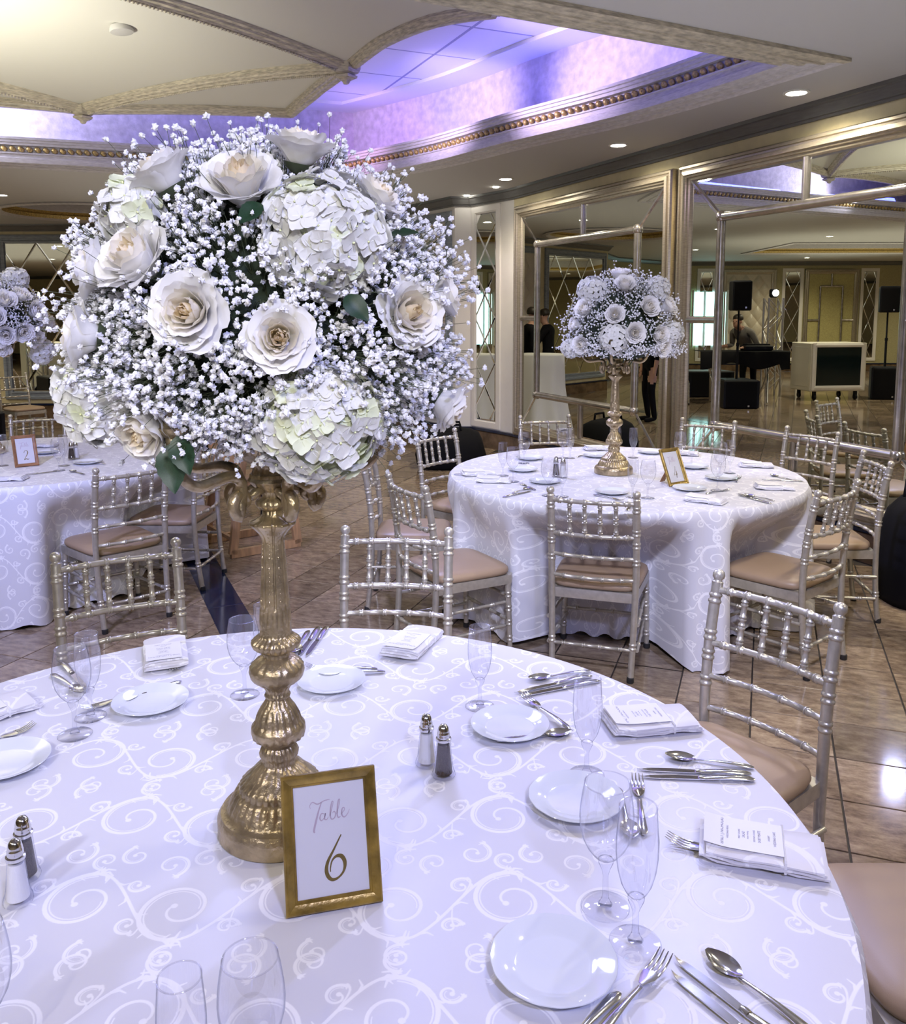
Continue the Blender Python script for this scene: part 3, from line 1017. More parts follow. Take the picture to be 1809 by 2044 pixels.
MOULD = [(0, 0), (0, 0.045), (0.012, 0.06), (0.03, 0.062), (0.036, 0.05), (0.05, 0.05), (0.056, 0.066), (0.085, 0.07), (0.092, 0.054), (0.105, 0.05), (0.11, 0.035), (0.128, 0.03), (0.14, 0.012), (0.14, 0)]
FLATM = [(0, 0), (0, 0.03), (0.02, 0.036), (0.05, 0.03), (0.055, 0.02), (0.09, 0.02), (0.1, 0.03), (0.12, 0.03), (0.125, 0.004)]
WHITEM = [(0, 0), (0, 0.02), (0.07, 0.02), (0.075, 0.012), (0.085, 0.010), (0.09, 0.0)]


def pane(pts2, org, d, nrm, h, mats, parent, name='mirror_pane', bev=0.022):
    """bevelled mirror pane: polygon in (u, z)"""
    n = len(pts2)
    cx = sum(p[0] for p in pts2) / n
    cz = sum(p[1] for p in pts2) / n
    # inset by moving edges
    ins = []
    for i in range(n):
        a, b, c = Vector(pts2[i - 1]), Vector(pts2[i]), Vector(pts2[(i + 1) % n])
        d1, d2 = (b - a).normalized(), (c - b).normalized()
        n1, n2 = Vector((-d1.y, d1.x)), Vector((-d2.y, d2.x))
        m_ = n1 + n2
        m_ /= max(0.3, m_.dot(n1))
        if m_.dot(Vector((cx, cz)) - b) < 0:
            m_ = -m_
        ins.append(b + m_ * bev)
    q = MB()
    P = lambda u, z, hh: (org.x + d.x * u + nrm.x * hh, org.y + d.y * u + nrm.y * hh, z)
    q.add([P(p[0], p[1], h + 0.003) for p in pts2] + [P(p.x, p.y, h + 0.0065) for p in ins],
          [tuple(range(n, 2 * n))] + [(i, (i + 1) % n, n + (i + 1) % n, n + i) for i in range(n)])
    q.mi = [0] + [1] * n
    return ob(name, q.mesh(name, mats, smooth=False), parent)


MM = [M['mirror'], M['bevel']]


def big_mirror(label, org, d, nrm, u0, u1, bu0, bu1, z0=0.24, z1=2.88, bz0=0.75, bz1=2.42, fm='frame', bm='bar', nv=1):
    t = thing('wall_mirror', label, 'mirror', (0, 0, 0), 0)
    frame_parts('frame', u0, u1, z0, z1, MOULD, org, d, nrm, M[fm], t)
    iu0, iu1, iz0, iz1 = u0 + .135, u1 - .135, z0 + .135, z1 - .135
    umid, zmid = (bu0 + bu1) / 2, (bz0 + bz1) / 2 + 0.02
    P = lambda *a: pane(list(a), org, d, nrm, 0.006, MM, t)
    P((bu0, bz0), (bu1, bz0), (bu1, bz1), (bu0, bz1))
    P((iu0, iz1), (bu0, bz1), (umid, bz1), (umid, iz1))
    P((umid, iz1), (umid, bz1), (bu1, bz1), (iu1, iz1))
    P((iu0, iz0), (bu0, bz0), (umid, bz0), (umid, iz0))
    P((umid, iz0), (umid, bz0), (bu1, bz0), (iu1, iz0))
    P((iu0, iz0), (bu0, bz0), (bu0, zmid), (iu0, zmid))
    P((iu0, zmid), (bu0, zmid), (bu0, bz1), (iu0, iz1))
    P((iu1, iz0), (bu1, bz0), (bu1, zmid), (iu1, zmid))
    P((iu1, zmid), (bu1, zmid), (bu1, bz1), (iu1, iz1))
    W3 = lambda u, z, h=0.012: org + d * u + nrm * h + Vector((0, 0, z))
    for a, b, r_ in [((bu0, bz0), (bu1, bz0), .036), ((bu0, bz1), (bu1, bz1), .036), ((bu0, bz0), (bu0, bz1), .036), ((bu1, bz0), (bu1, bz1), .036),
                     ((umid, bz1), (umid, iz1), .03), ((umid, bz0), (umid, iz0), .03), ((iu0, zmid), (bu0, zmid), .03), ((iu1, zmid), (bu1, zmid), .03)]:
        ob('bar', MB().tube([W3(*a), W3(*b)], r_, 12).mesh('bar', M[bm], sharp=50), t)
    for a, b in [((bu0, bz1), (iu0, iz1)), ((bu1, bz1), (iu1, iz1)), ((bu0, bz0), (iu0, iz0)), ((bu1, bz0), (iu1, iz0))]:
        ob('corner_strip', MB().tube([W3(*a), W3(*b)], 0.016, 6).mesh('corner_strip', M['bevel'], sharp=20), t)
    for u in (bu0, bu1):
        for z in (bz0, bz1):
            p = W3(u, z)
            ob('corner_knob', MB().lathe([(0.0, -.05), (.03, -.045), (.045, -.02), (.048, 0), (.045, .02), (.03, .045), (0, .05)], 12, c=p, capb=False, capt=False).mesh('corner_knob', M[bm], sharp=180), t)
    return t


NR = -WE
o0 = Vector((W0.x, W0.y, 0))
big_mirror('large silver framed wall mirror left of the two behind the far round table', o0, WD, NR, 2.25, 5.10, 2.77, 4.61)
big_mirror('large silver framed wall mirror right of the two, showing a man and white box', o0, WD, NR, -0.68, 2.165, -0.04, 1.665)
big_mirror('large silver framed wall mirror nearest the camera beyond the right edge', o0, WD, NR, -3.70, -0.78, -3.15, -1.30)


def diamond_panel(label, a, b, u0, u1, z0, z1, dw, dh, fm, prof, fmat_name='frame', lattice=True, margin=None, phase=(0.5, 0.0)):
    """mirror of bevelled diamond facets in a frame on the wall a->b (room on the left)"""
    d = (b - a).normalized()
    nrm = Vector((-d.y, d.x, 0))
    t = thing('diamond_mirror', label, 'mirror', (0, 0, 0), 0)
    frame_parts('frame', u0, u1, z0, z1, prof, a, d, nrm, M[fm], t)
    w_ = prof[-1][0]
    U0, U1, Z0, Z1 = u0 + w_, u1 - w_, z0 + w_, z1 - w_

    def clip(poly):
        for ax, lim, sg in ((0, U0, 1), (0, U1, -1), (1, Z0, 1), (1, Z1, -1)):
            out = []
            for i in range(len(poly)):
                p, q = poly[i - 1], poly[i]
                ip, iq = sg * (p[ax] - lim) >= -1e-9, sg * (q[ax] - lim) >= -1e-9
                if ip != iq:
                    f = (lim - p[ax]) / (q[ax] - p[ax])
                    out.append((p[0] + (q[0] - p[0]) * f, p[1] + (q[1] - p[1]) * f))
                if iq:
                    out.append(q)
            poly = out
            if len(poly) < 3:
                return []
        cl = []
        for p in poly:
            if not cl or math.hypot(p[0] - cl[-1][0], p[1] - cl[-1][1]) > 0.02:
                cl.append(p)
        if len(cl) > 2 and math.hypot(cl[0][0] - cl[-1][0], cl[0][1] - cl[-1][1]) < 0.02:
            cl.pop()
        return cl if len(cl) > 2 else []

    nu = int((U1 - U0) / dw) + 3
    nz = int((Z1 - Z0) / dh) + 3
    for i in range(-1, 2 * nu):
        for j in range(-1, 2 * nz):
            if (i + j) % 2:
                continue
            cu = U0 + (i / 2 + phase[0]) * dw
            cz = Z1 - (j / 2 + phase[1]) * dh
            pl = clip([(cu - dw / 2, cz), (cu, cz - dh / 2), (cu + dw / 2, cz), (cu, cz + dh / 2)])
            if pl:
                xs = [p[0] for p in pl]
                zs = [p[1] for p in pl]
                if max(xs) - min(xs) > 0.08 and max(zs) - min(zs) > 0.08:
                    pane(pl, a, d, nrm, 0.004, MM, t, 'facet', 0.016)
    return t


def quilt_panel(label, a, b, u0, u1, z0, z1, dw, dh, fm='blue_grey', prof=FLATM):
    d = (b - a).normalized()
    nrm = Vector((-d.y, d.x, 0))
    t = thing('quilted_panel', label, 'wall panel', (0, 0, 0), 0)
    frame_parts('frame', u0, u1, z0, z1, prof, a, d, nrm, M[fm], t)
    w_ = prof[-1][0]
    U0, U1, Z0, Z1 = u0 + w_, u1 - w_, z0 + w_, z1 - w_
    # one domed cushion shared by all
    n = 6
    vs, fs = [], []
    for j in range(n + 1):
        for i in range(n + 1):
            s_, r_ = i / n, j / n
            h = 0.045 * (16 * s_ * (1 - s_) * r_ * (1 - r_)) ** 0.6
            u = (s_ - r_) * dw / 2
            z = (s_ + r_ - 1) * dh / 2
            p = d * u + nrm * (h + 0.004)
            vs.append((p.x, p.y, z))
    for j in range(n):
        for i in range(n):
            fs.append((j * (n + 1) + i, j * (n + 1) + i + 1, (j + 1) * (n + 1) + i + 1, (j + 1) * (n + 1) + i))
    me = MB().add(vs, fs).mesh('quilt_cushion', M['quilt'], sharp=180)
    c = a + d * ((U0 + U1) / 2)
    back = MB().add([tuple(a + d * U0 + Vector((0, 0, Z0)) + nrm * .003), tuple(a + d * U1 + Vector((0, 0, Z0)) + nrm * .003), tuple(a + d * U1 + Vector((0, 0, Z1)) + nrm * .003), tuple(a + d * U0 + Vector((0, 0, Z1)) + nrm * .003)], [(0, 1, 2, 3)])
    ob('backing', back.mesh('quilt_backing', M['quilt'], smooth=False), t)
    nu, nz = int((U1 - U0) / dw) + 2, int((Z1 - Z0) / dh) + 2
    for i in range(-1, 2 * nu):
        for j in range(-1, 2 * nz):
            if (i + j) % 2:
                continue
            cu, cz = U0 + i / 2 * dw, Z1 - j / 2 * dh
            if U0 + dw * 0.35 <= cu <= U1 - dw * 0.35 and Z0 + dh * .35 <= cz <= Z1 - dh * 0.35:
                p = a + d * cu
                ob('cushion', me, t, (p.x, p.y, cz))
    return t


P_ = ROOM
# corner panel with one column of diamonds, white framed
L12 = (P_[2] - P_[1]).length
diamond_panel('tall narrow diamond mirror in white frame at the corner of the mirror wall', P_[1], P_[2], 0.24, L12 - 0.02, 0.25, CZ - 0.13, 0.40, 0.56, 'white_post', WHITEM, phase=(0.5, 0.25))
L34 = (P_[4] - P_[3]).length
quilt_panel('tan quilted satin wall panel in blue grey frame behind the big bouquet', P_[3], P_[4], 0.06, 1.75, 0.30, 2.93, 0.30, 0.44)
# far wall
L56 = (P_[6] - P_[5]).length
diamond_panel('wide diamond mirror in blue grey frame on the far left wall', P_[5], P_[6], L56 - 2.3, L56 - 0.08, 0.30, 2.93, 0.62, 0.92, 'blue_grey', FLATM, phase=(0.35, 0.5))
quilt_panel('cream quilted wall panel in blue grey frame at middle of far wall', P_[5], P_[6], L56 - 4.0, L56 - 2.5, 0.30, 2.93, 0.36, 0.5)
L78 = (P_[8] - P_[7]).length
quilt_panel('cream quilted wall panel in blue grey frame past the far left corner', P_[7], P_[8], 0.15, 2.0, 0.30, 2.85, 0.46, 0.60)
# left wall seen in the right mirror
LA, LB = P_[9], P_[10]
ld = (LB - LA).normalized()


def lu(px):
    """distance along the left wall of what the mirror shows at pixel column px"""
    r_ = ray(px, 640)
    r_.z = 0
    r_.normalize()
    k = r_.dot(WE)
    rr = r_ - 2 * k * WE
    src = through_mirror((0, 0, 0))
    nr = Vector((-ld.y, ld.x, 0))
    t = (LA - src).dot(nr) / rr.dot(nr)
    return (src + rr * t - LA).dot(ld)


def seg(p, q):
    a, b = lu(p), lu(q)
    return min(a, b), max(a, b)


for (p, q, lab) in [(1391, 1428, 'narrow diamond mirror on the left hall wall, leftmost in the reflection'), (1560, 1602, 'narrow diamond mirror on the left hall wall, between the framed panels in the reflection'),
                    (1716, 1752, 'narrow diamond mirror on the left hall wall, behind the pole speaker in the reflection')]:
    s0, s1 = seg(p, q)
    diamond_panel(lab, LA, LB, s0, s1, 0.3, 2.9, max(.25, (s1 - s0 - .18)), 0.8, 'white_post', WHITEM, phase=(0.5, 0.25))
s0, s1 = seg(1440, 1548)
dL = (LB - LA).normalized()
nL = Vector((-dL.y, dL.x, 0))
quilt_panel('silver quilted panel in grey frame behind the man in the reflection', LA, LB, s0, s1, 0.3, 2.88, 0.36, 0.44, 'frame', MOULD)
s0, s1 = seg(1604, 1712)
t = thing('painted_mirror', 'silver framed mirror with painted yellow reflection above the white photo box in the reflection', 'wall panel')
frame_parts('frame', s0, s1, 0.3, 2.88, MOULD, LA, dL, nL, M['frame'], t)
q = MB()
for (u, z) in ((s0 + .1, .4), (s1 - .1, .4), (s1 - .1, 2.78), (s0 + .1, 2.78)):
    p = LA + dL * u + nL * 0.01
    q.v.append((p.x, p.y, z)); q.uv.append((0, 0))
q.f.append((0, 1, 2, 3)); q.mi.append(0)
ob('painted_reflection', q.mesh('painted_reflection', mat('yellow_reflection_paint', (0.55, 0.50, 0.22), 0.5, var=0.25, vscale=30), smooth=False), t)  # flat yellow sheet painted as the wall this mirror reflects
for u0_, z0_, u1_, z1_ in [(s0 + .45, .5, s0 + .45, 2.4), (s1 - .45, .5, s1 - .45, 2.4), (s0 + .45, 2.4, s1 - .45, 2.4), ((s0 + s1) / 2, 2.4, (s0 + s1) / 2, 2.75), (s0 + .12, 1.45, s0 + .45, 1.45), (s1 - .12, 1.45, s1 - .45, 1.45)]:
    a_, b_ = LA + dL * u0_ + nL * .02, LA + dL * u1_ + nL * .02
    ob('bar', MB().tube([a_ + Vector((0, 0, z0_)), b_ + Vector((0, 0, z1_))], .03, 8).mesh('bar', M['bar'], sharp=50), t)
# bright window in the left wall behind the music desk
s0, s1 = seg(1383, 1390 + 62)
wn = struct('window_1', None)
q = MB()
for (u, z) in ((s0, .75), (s1 - 0.05, .75), (s1 - 0.05, 2.25), (s0, 2.25)):
    p = LA + dL * u + nL * 0.05
    q.v.append((p.x, p.y, z)); q.uv.append((0, 0))
q.f.append((0, 1, 2, 3)); q.mi.append(0)
ob('window_pane', q.mesh('window_pane', M['day'], smooth=False), wn)
for f in np.linspace(0, 1, 4):
    p = LA + dL * (s0 + (s1 - s0) * f) + nL * .07
    ob('window_bar', MB().box((p.x, p.y, 1.5), (.05, .05, 1.6)).mesh('window_bar', M['white_post'], smooth=False), wn)

# ================================================================== TABLES
TZ = 0.765
T6 = Vector((-0.355, 1.402, 0))
T4 = Vector((0.957, 4.765, 0))
T2 = Vector((-2.62, 5.34, 0))
TR = 0.982


def cloth(c, label, group, seed, chairs=(), folds=29):
    """round cloth to the floor; pushed in where the seats of the chairs stand under the table"""
    rnd = random.Random(seed)
    ph = [rnd.uniform(0, 6.28) for _ in range(6)]
    mb = MB()
    rings = [0, .12, .25, .4, .55, .7, .82, .9, .95, .97]
    n = 240
    PT = 0.66                                  # metres per pattern repeat
    zs = [TZ - 0.004, TZ - 0.014, TZ - 0.04, TZ - .09, TZ - .14, TZ - .19, TZ - .24, TZ - .29, TZ - .36, TZ - .48, TZ - .6, TZ - .69, TZ - .75]
    lim = []
    for ch in chairs:
        yaw = ch.rotation_euler.z
        f = Vector((-math.sin(yaw), math.cos(yaw), 0))
        front = Vector((ch.location.x, ch.location.y, 0)) + f * .245 - Vector((c.x, c.y, 0))
        lim.append((front, f))
    V_, UV, F_ = [], [], []
    for r in rings:
        for k in range(n + 1):
            t = 2 * PI * k / n
            x, y = r * math.cos(t), r * math.sin(t)
            wr = 0.0012 * math.sin(5 * x + ph[0] + 2 * y) * math.sin(6 * y + ph[1])
            V_.append((c.x + x, c.y + y, TZ + wr * (r < .9)))
            UV.append(((c.x + x) / PT, (c.y + y) / PT))
    for z in zs:
        dz = TZ - z
        f = min(1, dz / .72)
        for k in range(n + 1):
            t = 2 * PI * k / n
            a = math.sin(folds * t + ph[2] + 0.9 * math.sin(3 * t + ph[3]))
            a = math.copysign(abs(a) ** .75, a)
            a2 = math.sin((folds * 2 + 3) * t + ph[4])
            amp = 0.065 * f ** .6 * (0.6 + .4 * math.sin(4 * t + ph[5]))
            rr = TR * (0.988 + 0.012 * min(1, dz / .02)) + 0.03 * f + amp * (a * .8 + .25 * a2)
            u = Vector((math.cos(t), math.sin(t), 0))
            for fr, fd in lim:
                den = -u.dot(fd)
                if den < .3:
                    continue
                rl = -fr.dot(fd) / den - .01
                off = abs((u * rl - fr).dot(Vector((-fd.y, fd.x, 0))))
                wgt = 1 - min(1, max(0, (off - .215) / .085))
                wgt = wgt * wgt * (3 - 2 * wgt)
                g = min(1, max(0, (dz - .02) / .26))
                g = g * g * (3 - 2 * g)
                if rl < rr:
                    rr += (rl - rr) * wgt * g
            zz = max(0.004, z + (0.012 * a if z < 0.1 else 0))
            V_.append((c.x + rr * math.cos(t), c.y + rr * math.sin(t), zz))
            UV.append((t * TR / PT, (TR + dz) / PT))
    nr = len(rings) + len(zs)
    for i in range(nr - 1):
        for k in range(n):
            a = i * (n + 1) + k
            F_.append((a, a + 1, a + n + 2, a + n + 1))
    mb.v, mb.f, mb.uv, mb.mi = V_, F_, UV, [0] * len(F_)
    # the skirt has its own run of the pattern: duplicate the rim ring
    m0 = len(rings) - 1
    base = len(mb.v)
    for k in range(n + 1):
        mb.v.append(V_[m0 * (n + 1) + k])
        mb.uv.append((2 * PI * k / n * TR / PT, TR * .985 / PT))
    for k in range(n):
        a = m0 * (n + 1) + k
        mb.f[m0 * n + k] = (base + k, base + k + 1, a + n + 2, a + n + 1)
    o = ob('tablecloth', mb.mesh('tablecloth', M['cloth_top'], sharp=180, uv=True))
    return tag(o, label, 'tablecloth', group)




# ================================================================== CHIAVARI CHAIRS
def turned(path_fn, z0, z1, r0, r1, rings, n=12, top=None):
    """post along path_fn(z) with pairs of turned rings at given heights"""
    zs = []
    for zr in rings:
        for dz, k in ((-.017, 1), (-.015, 1.0), (-.013, 1.2), (-.006, 1.2), (-.004, 1.0), (.004, 1.0), (.006, 1.2), (.013, 1.2), (.015, 1.0), (.017, 1)):
            zs.append((zr + dz, k))
    m = 9
    for i in range(m + 1):
        z = z0 + (z1 - z0) * i / m
        if all(abs(z - zr) > .019 for zr in rings):
            zs.append((z, 1.0))
    zs.sort()
    P, Rr = [], []
    for z, k in zs:
        if z0 <= z <= z1:
            P.append(path_fn(z))
            f = (z - z0) / (z1 - z0)
            Rr.append((r0 + (r1 - r0) * f) * k)
    if top:
        for dz, r in top:
            P.append(path_fn(z1 + dz))
            Rr.append(r)
    return P, Rr


def spindle_mesh(name, L_, r, rings, n=8, bow=0.0, axis='x', sag=0.0):
    """rod along local x (or z) with small ring pairs at the given fractions"""
    ts = [0, 1]
    for f in rings:
        for d in (-.009, -.007, -.003, -.0015, 0, .0015, .003, .007, .009):
            ts.append(f + d / L_)
    ts += list(np.linspace(0.05, 0.95, 9))
    ts = sorted(set(round(t, 5) for t in ts if 0 <= t <= 1))
    P, Rr = [], []
    for t in ts:
        k = 1.0
        for f in rings:
            d = abs(t - f) * L_
            if .0025 < d < .0075:
                k = 1.32
        x = (t - .5) * L_
        b = bow * (1 - (2 * t - 1) ** 2)
        P.append((x, -b, 0) if axis == 'x' else (0, -b, x))
        Rr.append(r * k)
    return MB().tube(P, Rr, n).mesh(name, M['chair'], sharp=60)


def post_y(z):            # back post: raked and gently curved
    return -0.205 - 0.055 * ((z - .42) / .46) ** 2 * (1 if z > .42 else 0.75)


PX = 0.192
def _mk_chair_meshes():
    m = {}
    top = [(.004, .0165), (.008, .0175), (.012, .012), (.016, .0125), (.022, .0175), (.031, .0185), (.040, .0155), (.045, .0075), (.0465, .001)]
    for sx, nm in ((-1, 'L'), (1, 'R')):
        P, Rr = turned(lambda z: (sx * (PX - .012 * (1 - min(1, z / .42))), post_y(z), z), 0.012, 0.84, .0145, .0165, (.835, .70, .565, .16) if False else (.80, .69, .63, .55, .16), top=top)
        m['post' + nm] = MB().tube(P, Rr, 12).mesh('back_post', M['chair'], sharp=60)
        P, Rr = turned(lambda z: (sx * (.198 + .012 * (1 - z / .38)), .19 + .01 * (1 - z / .38), z), 0.012, .385, .012, .0155, (.30, .23, .16, .08))
        m['leg' + nm] = MB().tube(P, Rr, 12).mesh('front_leg', M['chair'], sharp=60)
    for k, z in enumerate((.825, .665, .565, .465)):
        m['rail%d' % k] = spindle_mesh('rail', 2 * PX - .01, .0105 if k < 2 else .0095, (.10, .24, .41, .59, .76, .90) if k < 2 else (.15, .38, .62, .85), bow=.028)
    m['spindle'] = spindle_mesh('spindle', .152, .0088, (.12, .42, .58, .88), axis='z')
    m['sf'] = spindle_mesh('stretcher', .40, .0085, (.15, .4, .6, .85))
    m['sb'] = spindle_mesh('stretcher', .37, .0085, (.15, .4, .6, .85))
    m['ss'] = spindle_mesh('stretcher', .395, .0085, (.2, .5, .8))
    f = MB()
    out = [(-.195, -.20), (.195, -.20), (.213, .20), (.19, .222), (-.19, .222), (-.213, .20)]
    inn = [(x * .88, y * .88) for x, y in out]
    k = len(out)
    vs = [(x, y, .355) for x, y in out] + [(x * 1.01, y * 1.01, .372) for x, y in out] + [(x, y, .40) for x, y in out] + [(x, y, .40) for x, y in inn] + [(x, y, .355) for x, y in inn]
    fs = []
    for l_ in range(4):
        for i in range(k):
            j = (i + 1) % k
            fs.append((l_ * k + i, l_ * k + j, (l_ + 1) * k + j, (l_ + 1) * k + i))
    for i in range(k):
        j = (i + 1) % k
        fs.append((4 * k + i, 4 * k + j, j, i))
    m['frame'] = f.add(vs, fs).mesh('seat_frame', M['chair'], sharp=30)
    # cushion: rounded trapezoid, domed
    c = MB()
    nseg = 40
    def outline(t, s):
        e = 0.36
        cx, sy = math.cos(t), math.sin(t)
        x = math.copysign(abs(cx) ** e, cx)
        y = math.copysign(abs(sy) ** e, sy)
        wy = .195 + .02 * (y * .5 + .5)
        return x * wy * s, y * .205 * s + .012
    prof = [(.93, .398), (1.0, .404), (1.025, .418), (1.01, .432), (.95, .441), (.8, .449), (.55, .455), (.25, .458), (.02, .459)]
    vs = []
    for s_, z in prof:
        for i in range(nseg):
            x, y = outline(2 * PI * i / nseg, s_)
            vs.append((x, y, z))
    fs = [(a * nseg + i, a * nseg + (i + 1) % nseg, (a + 1) * nseg + (i + 1) % nseg, (a + 1) * nseg + i) for a in range(len(prof) - 1) for i in range(nseg)]
    fs.append(tuple((len(prof) - 1) * nseg + i for i in range(nseg)))
    m['cushion'] = c.add(vs, fs).mesh('cushion', M['seat'], sharp=180)
    m['foot'] = MB().lathe([(.0, 0), (.015, 0), (.017, .004), (.0165, .024), (.013, .026)], 10, capb=False).mesh('foot_cap', M['foot'], sharp=50)
    return m


CHM = _mk_chair_meshes()


def make_chair(label, pos, face, group):
    rz = math.atan2(-face[0], face[1])
    t = thing('chiavari_chair', label, 'chair', (pos[0], pos[1], 0), rz, group)
    ob('cushion', CHM['cushion'], t)
    ob('seat_frame', CHM['frame'], t)
    for sx, nm in ((-1, 'L'), (1, 'R')):
        p = ob('back_post', CHM['post' + nm], t)
        ob('foot_cap', CHM['foot'], p, (sx * (PX - .012), post_y(0), 0))
        l_ = ob('leg', CHM['leg' + nm], t)
        ob('foot_cap', CHM['foot'], l_, (sx * .21, .20, 0))
    for k, z in enumerate((.825, .665, .565, .465)):
        ob('rail', CHM['rail%d' % k], t, (0, post_y(z), z))
    for i in range(4):
        x = (i - 1.5) * .069
        b = .028 * (1 - (x / PX) ** 2)
        y0, y1 = post_y(.825) - b, post_y(.665) - b
        ob('spindle', CHM['spindle'], t, (x, (y0 + y1) / 2, .745), (math.atan2(-(y0 - y1), .16), 0, 0))
    for z in (.17, .29):
        ob('stretcher', CHM['sf'], t, (0, .197, z))
    ob('stretcher', CHM['sb'], t, (0, -.225, .145))
    for sx in (-1, 1):
        for z in (.14, .26):
            ob('stretcher', CHM['ss'], t, (sx * .197, -.012, z), (R(3), 0, R(90 + sx * 2)))
    return t


def chair_by_top(label, a, b, group, table=None, face=None):
    """a, b: pixels of the two finials (0.885 m above the floor)"""
    pa, pb = at(*a, z=.885), at(*b, z=.885)
    mid = (pa + pb) / 2
    if table is not None:
        f = (table - mid)
        f.z = 0
        f.normalize()
    else:
        f = Vector((face[0], face[1], 0)).normalized()
    return make_chair(label, mid + f * .258, f, group)


G6, G4, G2 = 'silver chairs around the foreground table', 'silver chairs around the table by the mirrors', 'silver chairs around the left table'
S6, S4, S2, SX = [], [], [], []
S6.append(chair_by_top('silver chiavari chair at far side of foreground table, left of the gold candelabra', (106, 1103), (354, 1073), G6, T6))
S6.append(chair_by_top('silver chiavari chair at far side of foreground table, right of the gold candelabra', (690, 1046), (897, 1056), G6, T6))
S6.append(chair_by_top('warm lit silver chiavari chair at the right of the foreground table, back fully seen', (1427, 1140), (1688, 1200), G6, T6))
S6.append(make_chair('tan seated chair at bottom right corner, back out of frame', (0.985, 1.585), (-1, -.03), G6))
S4.append(chair_by_top('silver chair behind the bouquet with black bag behind its back', (835, 862), (905, 857), G4, T4))
p_ = at(752, 918, z=.885)
S4.append(make_chair('silver chair seen from its side, second behind the bouquet with empty tan seat', (-.24, 4.84), (1, -.04), G4))
S4.append(make_chair('silver chair at left of the table by the mirrors, tan seat facing right', (0.0, 4.13), (.86, .5), G4))
S4.append(chair_by_top('silver chair with its back to the camera before the table by the mirrors', (1098, 972), (1272, 980), G4, T4))
S4.append(chair_by_top('silver chair right of the table by the mirrors, tan seat behind the warm lit chair', (1630, 976), (1718, 958), G4, T4))
S4.append(chair_by_top('silver chair farthest right at the table by the mirrors, seen edge on', (1736.5, 897), (1768, 921), G4, T4))
S4.append(chair_by_top('silver chair behind the right end of the table, against the mirror frame', (1577, 850), (1670, 861), G4, T4))
S4.append(chair_by_top('silver chair behind the gold number frame, its back before the right mirror', (1362.5, 833), (1468.7, 839.4), G4, T4))
S4.append(chair_by_top('silver chair behind the table below the left mirror, only its top showing', (1041, 830), (1133, 826.5), G4, T4))
S2.append(chair_by_top('silver chair with wide tan seat at the right of the left table', (208, 925), (319, 925), G2, None, (-.71, .70)))
p_ = at(388, 905, z=.885)
S2.append(make_chair('silver chair between the left table and the wooden high chair', (-1.74, 5.24), (-1, .1), G2))
S2.append(chair_by_top('silver chair at far side of the left table behind the number two frame', (23, 826), (125, 823.5), G2, T2))
S2.append(make_chair('silver chair standing alone before the far diamond mirror at left edge', (-5.75, 11.4), (.8, -.6), G2))

cloth(T6, 'white scroll damask tablecloth on the round table in the foreground', 'white damask tablecloths', 3, S6)
cloth(T4, 'white scroll damask tablecloth to the floor on the round table by the mirrors', 'white damask tablecloths', 8, S4)
cloth(T2, 'white scroll damask tablecloth to the floor on the round table at left edge', 'white damask tablecloths', 11, S2)


# ================================================================== WOODEN HIGH CHAIR
hc = thing('high_chair', 'beech restaurant high chair with black strap behind the left table', 'high chair', (-1.46, 6.06, 0), R(37))
def plank(name, pts, th, par=hc, m='wood', wd=.045):
    mb = MB()
    a, b = Vector(pts[0]), Vector(pts[1])
    d = (b - a).normalized()
    s_ = Vector((0, 1, 0)) if abs(d.y) < .9 else Vector((1, 0, 0))
    w_ = d.cross(s_).normalized()
    s_ = w_.cross(d)
    vs = []
    for q in (a, b):
        for i, j in ((-1, -1), (1, -1), (1, 1), (-1, 1)):
            vs.append(q + s_ * (i * th / 2) + w_ * (j * wd / 2))
    mb.add(vs, [(3, 2, 1, 0), (4, 5, 6, 7)] + [(i, (i + 1) % 4, (i + 1) % 4 + 4, i + 4) for i in range(4)])
    return ob(name, mb.mesh(name, M[m], smooth=False), par)


for sy in (-.24, .24):
    plank('runner', [(-.26, sy, .03), (.26, sy, .03)], .035, wd=.055)
    plank('leg', [(.245, sy, .03), (.15, sy, .72)], .035, wd=.055)
    plank('leg', [(-.245, sy, .03), (-.15, sy, .72)], .035, wd=.055)
    plank('side_rail', [(-.19, sy, .47), (.19, sy, .47)], .035, wd=.075)
    plank('arm', [(-.20, sy, .72), (.20, sy, .72)], .04, wd=.04)
plank('seat', [(-.16, 0, .50), (.16, 0, .50)], .44, wd=.02)
plank('backrest', [(-.17, 0, .62), (-.14, 0, .80)], .44, wd=.02)
plank('front_bar', [(.17, -.24, .70), (.17, .24, .70)], .03, wd=.05)
plank('stretcher', [(.235, -.24, .13), (.235, .24, .13)], .025, wd=.025)
plank('stretcher', [(-.235, -.24, .13), (-.235, .24, .13)], .025, wd=.025)
ob('strap', MB().tube([(.02, -.265, .52), (.02, -.27, .44), (.03, -.268, .34), (.025, -.27, .16)], .016, 6, flat=.25, up=(0, 1, 0)).mesh('strap', M['black'], sharp=60), hc)
ob('strap', MB().tube([(-.03, -.265, .5), (-.035, -.27, .4), (-.04, -.268, .27)], .007, 6).mesh('strap', M['black'], sharp=60), hc)


